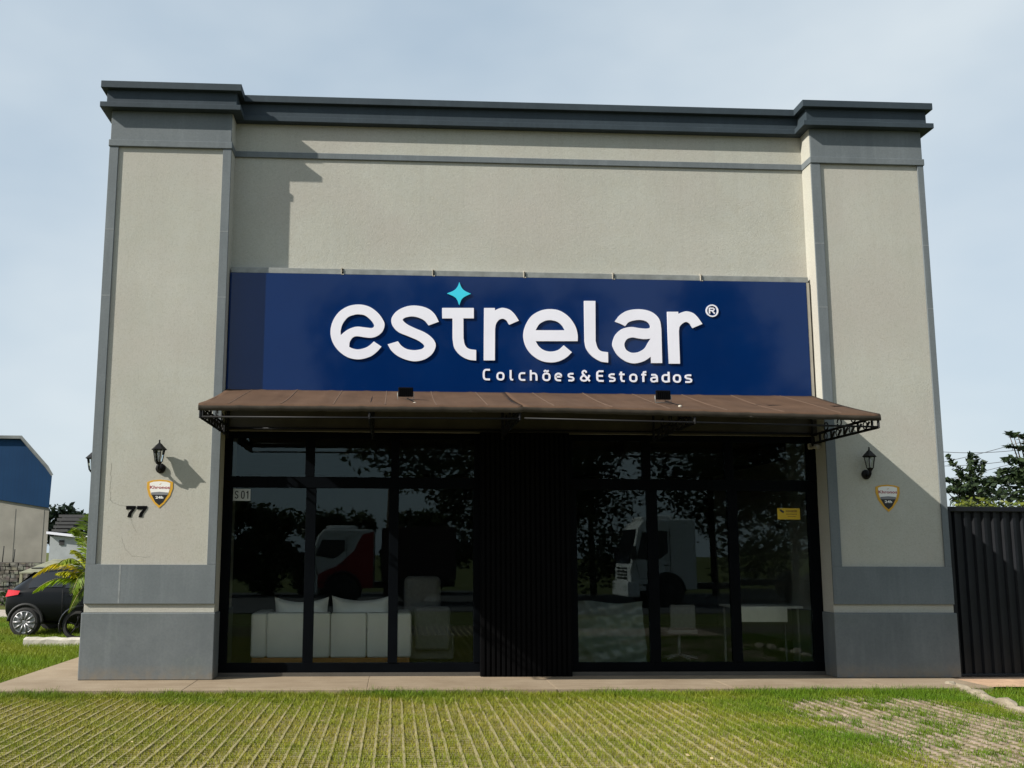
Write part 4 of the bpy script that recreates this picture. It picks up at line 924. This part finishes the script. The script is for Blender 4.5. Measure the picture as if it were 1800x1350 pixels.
# ------------------------------------------------------------------ motorcycle, front wheel to the left
mc = empty('motorcycle', (-7.4, 6.85, -.1), 'black motorcycle half hidden behind the left pillar', 'motorcycle')
MX, MY, MZ = -7.80, 6.85, -.10
def wheel(x, r, nm='wheel'):
    o = MB().lathe([(r-.07, -.035), (r-.02, -.04), (r, -.015), (r, .015), (r-.02, .04), (r-.07, .035), (r-.07, -.035)], 30, (x, MY, MZ+r), 'Y', caps=False).build(nm, rubber, mc)
    m = MB().lathe([(.05, -.05), (.05, .05)], 14, (x, MY, MZ+r), 'Y')
    for k in range(5): a = 2*math.pi*k/5+.3; m.tube([(x, MY, MZ+r), (x+(r-.06)*math.cos(a), MY, MZ+r+(r-.06)*math.sin(a))], .014, 6)
    m.lathe([(r-.085, -.02), (r-.06, -.03), (r-.06, .03), (r-.085, .02), (r-.085, -.02)], 30, (x, MY, MZ+r), 'Y', caps=False)
    m.build('rim', M['blackmetal'], o)
wheel(MX, .29); wheel(MX+1.26, .29)
blkp = simple('motorcycle_black', (.010, .010, .012), .3, 0, .1, 6)
V = []; F = []
for i in range(10):
    a = R(-20+i*17); rr_ = .36
    for j, yy in enumerate((-.07, -.045, .045, .07)): V.append((MX-rr_*math.cos(a)*(.98 if j in (0, 3) else 1.04)+.02, MY+yy, MZ+.29+rr_*math.sin(a)*(.97 if j in (0, 3) else 1.04)))
    if i:
        for j in range(3): b = 4*i+j; F.append((b-4, b, b+1, b-3))
MB().add(V, F, True).build('front_fender', blkp, mc)
for s in (-.09, .09): MB().tube([(MX, MY+s, MZ+.29), (MX+.26, MY+s, MZ+.92)], .022, 8).build('fork', M['blackmetal'], mc)
MB().tube([(MX+.22, MY-.36, MZ+1.02), (MX+.26, MY-.2, MZ+.98), (MX+.28, MY, MZ+.96), (MX+.26, MY+.2, MZ+.98), (MX+.22, MY+.36, MZ+1.02)], .015, 8).build('handlebar', M['blackmetal'], mc)
MB().lathe([(.05, 0), (.10, -.05), (.105, -.12), (.06, -.13)], 18, (MX+.24, MY, MZ+.80), 'X').build('headlight', alloy, mc)
def ell(name, c, r, mat):
    bm = bmesh.new(); bmesh.ops.create_uvsphere(bm, u_segments=20, v_segments=12, radius=1)
    for v in bm.verts: v.co = Vector((v.co.x*r[0]*(1+.15*v.co.z), v.co.y*r[1], v.co.z*r[2]))+Vector(c)
    me = bpy.data.meshes.new(name); bm.to_mesh(me); bm.free(); me.materials.append(mat); me.polygons.foreach_set('use_smooth', [True]*len(me.polygons))
    o = bpy.data.objects.new(name, me); col.objects.link(o); adopt(o, mc); return o
ell('tank', (MX+.52, MY, MZ+.78), (.27, .13, .14), blkp); ell('engine', (MX+.60, MY, MZ+.42), (.24, .16, .2), alloy); ell('tail', (MX+1.2, MY, MZ+.78), (.22, .09, .07), blkp)
rbox('seat', MX+.72, MX+1.28, MY-.12, MY+.12, MZ+.74, MZ+.83, rubber, mc, .035)
MB().tube([(MX+.6, MY-.14, MZ+.3), (MX+.9, MY-.16, MZ+.25), (MX+1.4, MY-.16, MZ+.38)], [.03, .035, .05], 10).build('exhaust', alloy, mc)
MB().tube([(MX+.28, MY, MZ+.85), (MX+.5, MY, MZ+.55), (MX+.85, MY, MZ+.45), (MX+1.26, MY, MZ+.3)], .03, 8).build('chassis', blkp, mc)

# ------------------------------------------------------------------ wheel stop, lane wall, hut, houses, warehouse
ws = MB(); V = []; F = []; rn = random.Random(3)
for i in range(21):
    x = -8.42+i*.105
    for (dy, z) in ((-.09, -.12), (-.085, .03), (-.05, .065), (.05, .065), (.085, .03), (.09, -.12)): V.append((x, 5.85+dy+rn.uniform(-.006, .006), z-.02+rn.uniform(-.012, .012)))
    if i:
        for j in range(5): b = 6*i+j; F.append((b-6, b, b+1, b-5))
F += [tuple(range(6)), tuple(reversed(range(120, 126)))]
tag(ws.add(V, F).build('wheel_stop', concrete('white_concrete', (.40, .37, .32), (.66, .63, .57))), 'long white concrete wheel stop lying on the lawn by the car', 'wheel stop')
def stone_mat():
    t = NT('rubble_stone'); v = t.n.new('ShaderNodeTexVoronoi'); v.inputs['Scale'].default_value = 5; t.l.new(t.scaled(1, 1, 1.8), v.inputs['Vector'])
    c = t.mix(t.ramp(v.outputs['Distance'], [(.25, 0.0), (.6, 1.0)]), (.20, .18, .155), (.09, .08, .07)); c = t.mix(.12, c, v.outputs['Color'], 'SOFT_LIGHT')
    t.color(c).set(Roughness=.95); return t.m
sw_ = empty('rubble_wall', (-17, 20, -.1), 'low rubble stone wall beyond the parked car', 'wall'); stm = stone_mat()
rn = random.Random(31); m = MB()
for j in range(11):
    x = -18.0
    while x < -12.9:
        w = rn.uniform(.12, .30); z = -.12+j*.123; d = rn.uniform(0, .05)
        m.box(x+.012, x+w-.012, 20-d, 20.28, z+.006, z+.117+rn.uniform(-.015, .006)); x += w
o = m.build('stone', stm, sw_, fix=False, bevel=0); o['kind'] = 'stuff'
box('mortar', -21, -12.9, 20.03, 20.25, -.12, 1.24, simple('old_mortar', (.10, .09, .08), .95), sw_, bevel=0)
cl = [((-13.9+.25*i, 19.5, .15+.1*math.sin(i*3)), (.3,.2,.3), 70) for i in range(5)]
q_, k_ = leaf_quads(cl, .13, (.03,.06,.02), (.07,.11,.03), 41); sh = empty('wall_creeper', (-13.4, 19.5, -.1), 'green creeper at the foot of the rubble wall', 'plant'); quad_cloud('leaves', q_, M['leaf'], sh, k_)
hut = empty('lean_to', (-11.6, 17.8, -.1), 'small lean-to with a mossy grey roof behind the car', 'shed')
moss = simple('mossy_sheet', (.20, .20, .135), .9, 0, .25, 4, .2); darkw = simple('dark_boards', (.030, .030, .030), .9, 0, .3, 5)
for i in range(3):
    x0 = -12.75+i*.62
    MB().add([(x0+.01, 17.3, .94), (x0+.60, 17.3, .94), (x0+1.05, 18.9, 1.32), (x0+.46, 18.9, 1.32), (x0+.01, 17.3, .97), (x0+.60, 17.3, .97), (x0+1.05, 18.9, 1.35), (x0+.46, 18.9, 1.35)], [(0,3,2,1),(4,5,6,7),(0,1,5,4),(1,2,6,5),(2,3,7,6),(3,0,4,7)]).build('roof_sheet', moss, hut)
box('wall', -12.6, -11.0, 17.6, 18.6, -.12, .93, darkw, hut, bevel=0)
for x in (-12.7, -10.9): box('post', x-.04, x+.04, 17.36, 17.44, -.12, .93, moss, hut, bevel=0)
lh = empty('low_house', (-15.3, 30.5, -.1), 'low grey outbuilding with a white roof edge', 'building')
box('wall', -16.15, -13.2, 30, 34, -.12, 2.2, simple('grey_render', (.34, .36, .37), .9, 0, .15, 2), lh, bevel=0)
MB().prism_y([(-16.25, 2.30), (-13.0, 1.95), (-13.0, 2.05), (-16.25, 2.40)], 29.8, 30.1).build('roof_edge', M['white'], lh)
box('vent', -15.75, -15.55, 29.96, 29.999, 1.85, 2.05, darkw, lh, bevel=0)
dh = empty('dark_shed', (-17, 36, -.1), 'dark shed with ribbed roof between the warehouse and the low house', 'shed')
box('wall', -18.05, -17.1, 36.2, 39, -.12, 2.5, darkw, dh, bevel=0)
MB().add([(-18.08,36.1,2.45),(-17.1,36.1,2.45),(-16.7,38.7,3.3),(-18.5,38.7,3.3),(-18.08,36.1,2.38),(-17.1,36.1,2.38),(-16.7,38.7,3.23),(-18.5,38.7,3.23)], [(0,1,2,3),(7,6,5,4),(0,4,5,1),(1,5,6,2),(2,6,7,3),(3,7,4,0)]).build('roof', darkw, dh)
for i in range(5): box('roof_batten', -18.10-.09*i, -17.35+.1*i, 36.0+i*.5, 36.45+i*.5, 2.5+i*.19, 2.63+i*.19, simple('roof_batten_grey', (.06, .06, .06), .8) if i == 0 else bpy.data.materials['roof_batten_grey'], dh, bevel=0)
wh_ = empty('warehouse', (-21, 40, -.1), 'warehouse with blue metal cladding over a plain grey wall', 'warehouse')
def wall_poly(name, poly, mat, y0, y1):      # the plot is skewed: the side wall runs back to the left
    m = MB().prism_y(poly, y0, y1); n = len(poly); m.v = m.v[:n]+[(x-5.8, y, z) for x, y, z in m.v[n:]]
    return m.build(name, mat, wh_)
def clad_mat():
    t = NT('blue_cladding'); w = t.n.new('ShaderNodeTexWave'); w.bands_direction = 'X'; w.inputs['Scale'].default_value = 1.6; t.l.new(t.co.outputs['Object'], w.inputs['Vector'])
    c = t.mix(t.ramp(t.noise(.6, 4), [(.3, 0.0), (.7, 1.0)]), (.004, .030, .085), (.006, .038, .102)); c = t.mix(t.ramp(w.outputs['Fac'], [(.0, .25), (.2, 0.0)]), c, (.005, .022, .055))
    t.color(c).set(Roughness=.6, Specular_IOR_Level=.15); return t.m
wall_poly('lower_wall', [(-34, -.12), (-19.62, -.12), (-19.62, 3.79), (-22.2, 4.20), (-34, 6.0)], simple('warehouse_render', (.24, .225, .195), .9, 0, .2, .8), 40, 52)
for k in range(9): box('wall_joint', -19.9-k*1.45, -19.86-k*1.45, 39.985, 39.999, -.1, 3.75, simple('render_joint', (.225, .21, .185), .9) if k == 0 else bpy.data.materials['render_joint'], wh_, bevel=0)
wall_poly('cladding', [(-34, 6.01), (-22.2, 4.21), (-19.6, 3.80), (-19.55, 5.45), (-19.8, 5.85), (-21.2, 7.35), (-34, 7.35)], clad_mat(), 39.9, 52.1)
wall_poly('roof_trim', [(-19.5, 5.45), (-19.42, 5.50), (-19.7, 5.95), (-21.15, 7.52), (-34, 7.52), (-34, 7.36), (-21.2, 7.36), (-19.82, 5.87)], simple('weathered_trim', (.14, .15, .15), .8, 0, .3, 1.5), 39.7, 52.2)
for k, x in enumerate((-14.3, -13.95, -15.2)): MB().tube([(x, 20.1, 1.2), (x+.02, 20.1, 1.75-.1*k)], .018, 5).build('fence_post', darkw, sw_)
wires = [((1658,782),(1800,783),.55),((1658,801),(1800,797),.5)]
cab = [((12.9,16,4.85),(18.5,16,4.98),.30),((12.9,16.5,4.35),(18.5,16.5,4.72),.25),((12.9,17,4.05),(18.5,17,5.3),.15),((12.9,17.5,3.9),(18.5,17.5,4.2),.12),((12.9,18,3.5),(18.5,18,4.6),.12)]
cn = ['topmost', 'second highest', 'steepest', 'fourth', 'lowest']
cm = simple('cable_grey', (.16, .17, .19), .7)
for k, (a, b, sag) in enumerate(cab):
    a, b = Vector(a), Vector(b); pts = [a.lerp(b, i/24)-Vector((0, 0, sag*4*(i/24)*(1-i/24))) for i in range(25)]
    tag(MB().tube(pts, .010, 5).build('overhead_cable', cm), f'{cn[k]} of the overhead cables behind the trees at the right', 'cable', 'overhead cables')

# ------------------------------------------------------------------ across the road, seen in the glass: trucks and trees
def truck(x, y, cabm, lowm, boxm, hh, label, length):
    A = empty('truck', (x, y, -.1), label, 'truck'); Z = -.1
    prof = [(x, Z+.55), (x-.02, Z+1.2), (x+.28, Z+hh*.92), (x+.45, Z+hh), (x+2.1, Z+hh), (x+2.1, Z+.55)]
    MB().prism_y(prof, y-1.15, y+1.15).build('cab', cabm, A, bevel=.06)
    for yy in (y-1.165, y+1.155):
        MB().prism_y([(x+.22, Z+1.62), (x+.42, Z+hh*.86), (x+1.15, Z+hh*.86), (x+1.15, Z+1.75), (x+.8, Z+1.5)], yy, yy+.012).build('side_window', cglass, A)
        MB().prism_y([(x+.3, Z+.57), (x+2.08, Z+.57), (x+2.08, Z+hh*.97), (x+1.72, Z+hh*.93), (x+1.45, Z+1.75), (x+.95, Z+1.3), (x+.3, Z+1.0)], yy+.002, yy+.009).build('livery', lowm, A)
    MB().add([(x-.012, y-1.0, Z+1.45), (x-.012, y+1.0, Z+1.45), (x+.25, y+.98, Z+hh*.9), (x+.25, y-.98, Z+hh*.9)], [(0,1,2,3)]).build('windscreen', cglass, A)
    box('bumper', x-.12, x+.3, y-1.17, y+1.17, Z+.35, Z+.85, cabm, A, bevel=.05); box('roof_fairing', x+.5, x+1.5, y-.7, y+.7, Z+hh+.005, Z+hh+.14, cabm, A, bevel=.05)
    for s in (-1, 1): box('headlight', x-.128, x-.118, y+s*.85-.2, y+s*.85+.2, Z+.55, Z+.75, M['clear'], A, bevel=0)
    for s in (-1, 1):
        ys_ = y+s*1.168
        MB().tube([(x+.18, ys_, Z+1.45), (x+.30, ys_, Z+.95), (x+1.22, ys_, Z+.95), (x+1.22, ys_, Z+hh*.9)], .012, 5).build('door_gap', blkp, A)
        box('door_handle', x+1.0, x+1.16, ys_-.02, ys_+.02, Z+1.32, Z+1.36, blkp, A, bevel=0)
        MB().tube([(x+1.1+.58*math.cos(R(a)), ys_, Z+.5+.58*math.sin(R(a))) for a in range(0, 181, 15)], .05, 6).build('wheel_arch', blkp, A)
        MB().lathe([(.57, -.008), (.57, .008)], 32, (x+1.1, ys_-s*.002, Z+.5), 'Y').build('wheel_well', blkp, A)
        box('mirror', x+.02, x+.16, ys_+s*.12-.09, ys_+s*.12+.09, Z+1.55, Z+2.0, blkp, A, bevel=.02)
        for zz in (.45, .72): box('step', x+.38, x+.62, ys_-.03, ys_+.03, Z+zz, Z+zz+.05, blkp, A, bevel=0)
    for k in range(4): box('grille_bar', x-.04, x-.022, y-.7, y+.7, Z+.92+.11*k, Z+.98+.11*k, blkp, A, bevel=0)
    box('chassis', x+.4, x+length, y-.5, y+.5, Z+.55, Z+.75, blkp, A, bevel=0)
    if boxm: box('cargo_body', x+2.35, x+length, y-1.2, y+1.2, Z+.8, Z+hh+.05, boxm, A, bevel=.03)
    for wx in (x+1.1, x+length-1.4):
        for s in (-1, 1):
            w_ = MB().lathe([(.3, -.13), (.48, -.15), (.5, -.1), (.5, .1), (.48, .15), (.3, .13)], 28, (wx, y+s*1.07, Z+.5), 'Y').build('wheel', rubber, A)
            MB().lathe([(.10, -.155), (.22, -.16), (.22, .16), (.10, .155)], 20, (wx, y+s*1.07, Z+.5), 'Y').build('rim', blkp, w_)
tw = simple('truck_white', (.70, .70, .69), .35, 0, .04, 2); tr_ = simple('truck_red', (.30, .014, .020), .35, 0, .05, 2)
truck(6.05, -20.2, tw, tw, None, 2.85, 'white truck cab mirrored in the right door glass', 7.5)
truck(-4.5, -20.4, tw, tr_, simple('dark_tarpaulin', (.03, .012, .012), .8), 2.45, 'red and white truck mirrored in the left door glass', 4.7)
rn = random.Random(50)
def back_tree(x, y, h, r, label, seed, n=16, leaves=230, low=.35):
    rn = random.Random(seed); cl = []
    for i in range(n):
        a = rn.uniform(0, 6.28); q = rn.uniform(.1, 1)*r; cl.append(((x+q*math.cos(a), y+q*.7*math.sin(a), h*(low+(1-low)*rn.uniform(.05, .95))), (r*.42, r*.42, r*.32), leaves*2))
    tree('roadside_tree', label, (x, y, -.1), (x+rn.uniform(-.3, .3), y, h*.75), cl, .27, (.02, .038, .012), (.06, .085, .025), seed, .16, 'roadside trees mirrored in the glass')
back_tree(-2.0, -27, 12.5, 3.6, 'tall tree mirrored behind the red truck', 61, 20, 260, .42)
back_tree(2.6, -29, 13, 3.8, 'tall tree mirrored behind the slatted panel', 62, 24, 300, .12)
back_tree(7.0, -30, 9.5, 4.2, 'dense tree mirrored behind the white truck', 63, 24, 300, .08)
back_tree(11.6, -28, 13.5, 3.4, 'tall tree mirrored at the right end of the sign', 64, 22, 280, .10)
back_tree(15.5, -29, 9, 4.0, 'tree mirrored in the far right pane', 65, 20, 260, .08)
for k, (x, h) in enumerate(((-14.5, 3.6), (-11.6, 3.9), (-9.2, 3.4), (-6.9, 3.7), (-4.8, 3.3), (-.2, 3.2))):
    back_tree(x, -28.5, h, 1.7, f'{["first", "second", "third", "fourth", "fifth", "sixth"][k]} low tree from the left in the roadside row mirrored in the left door', 70+k, 12, 200, .05)
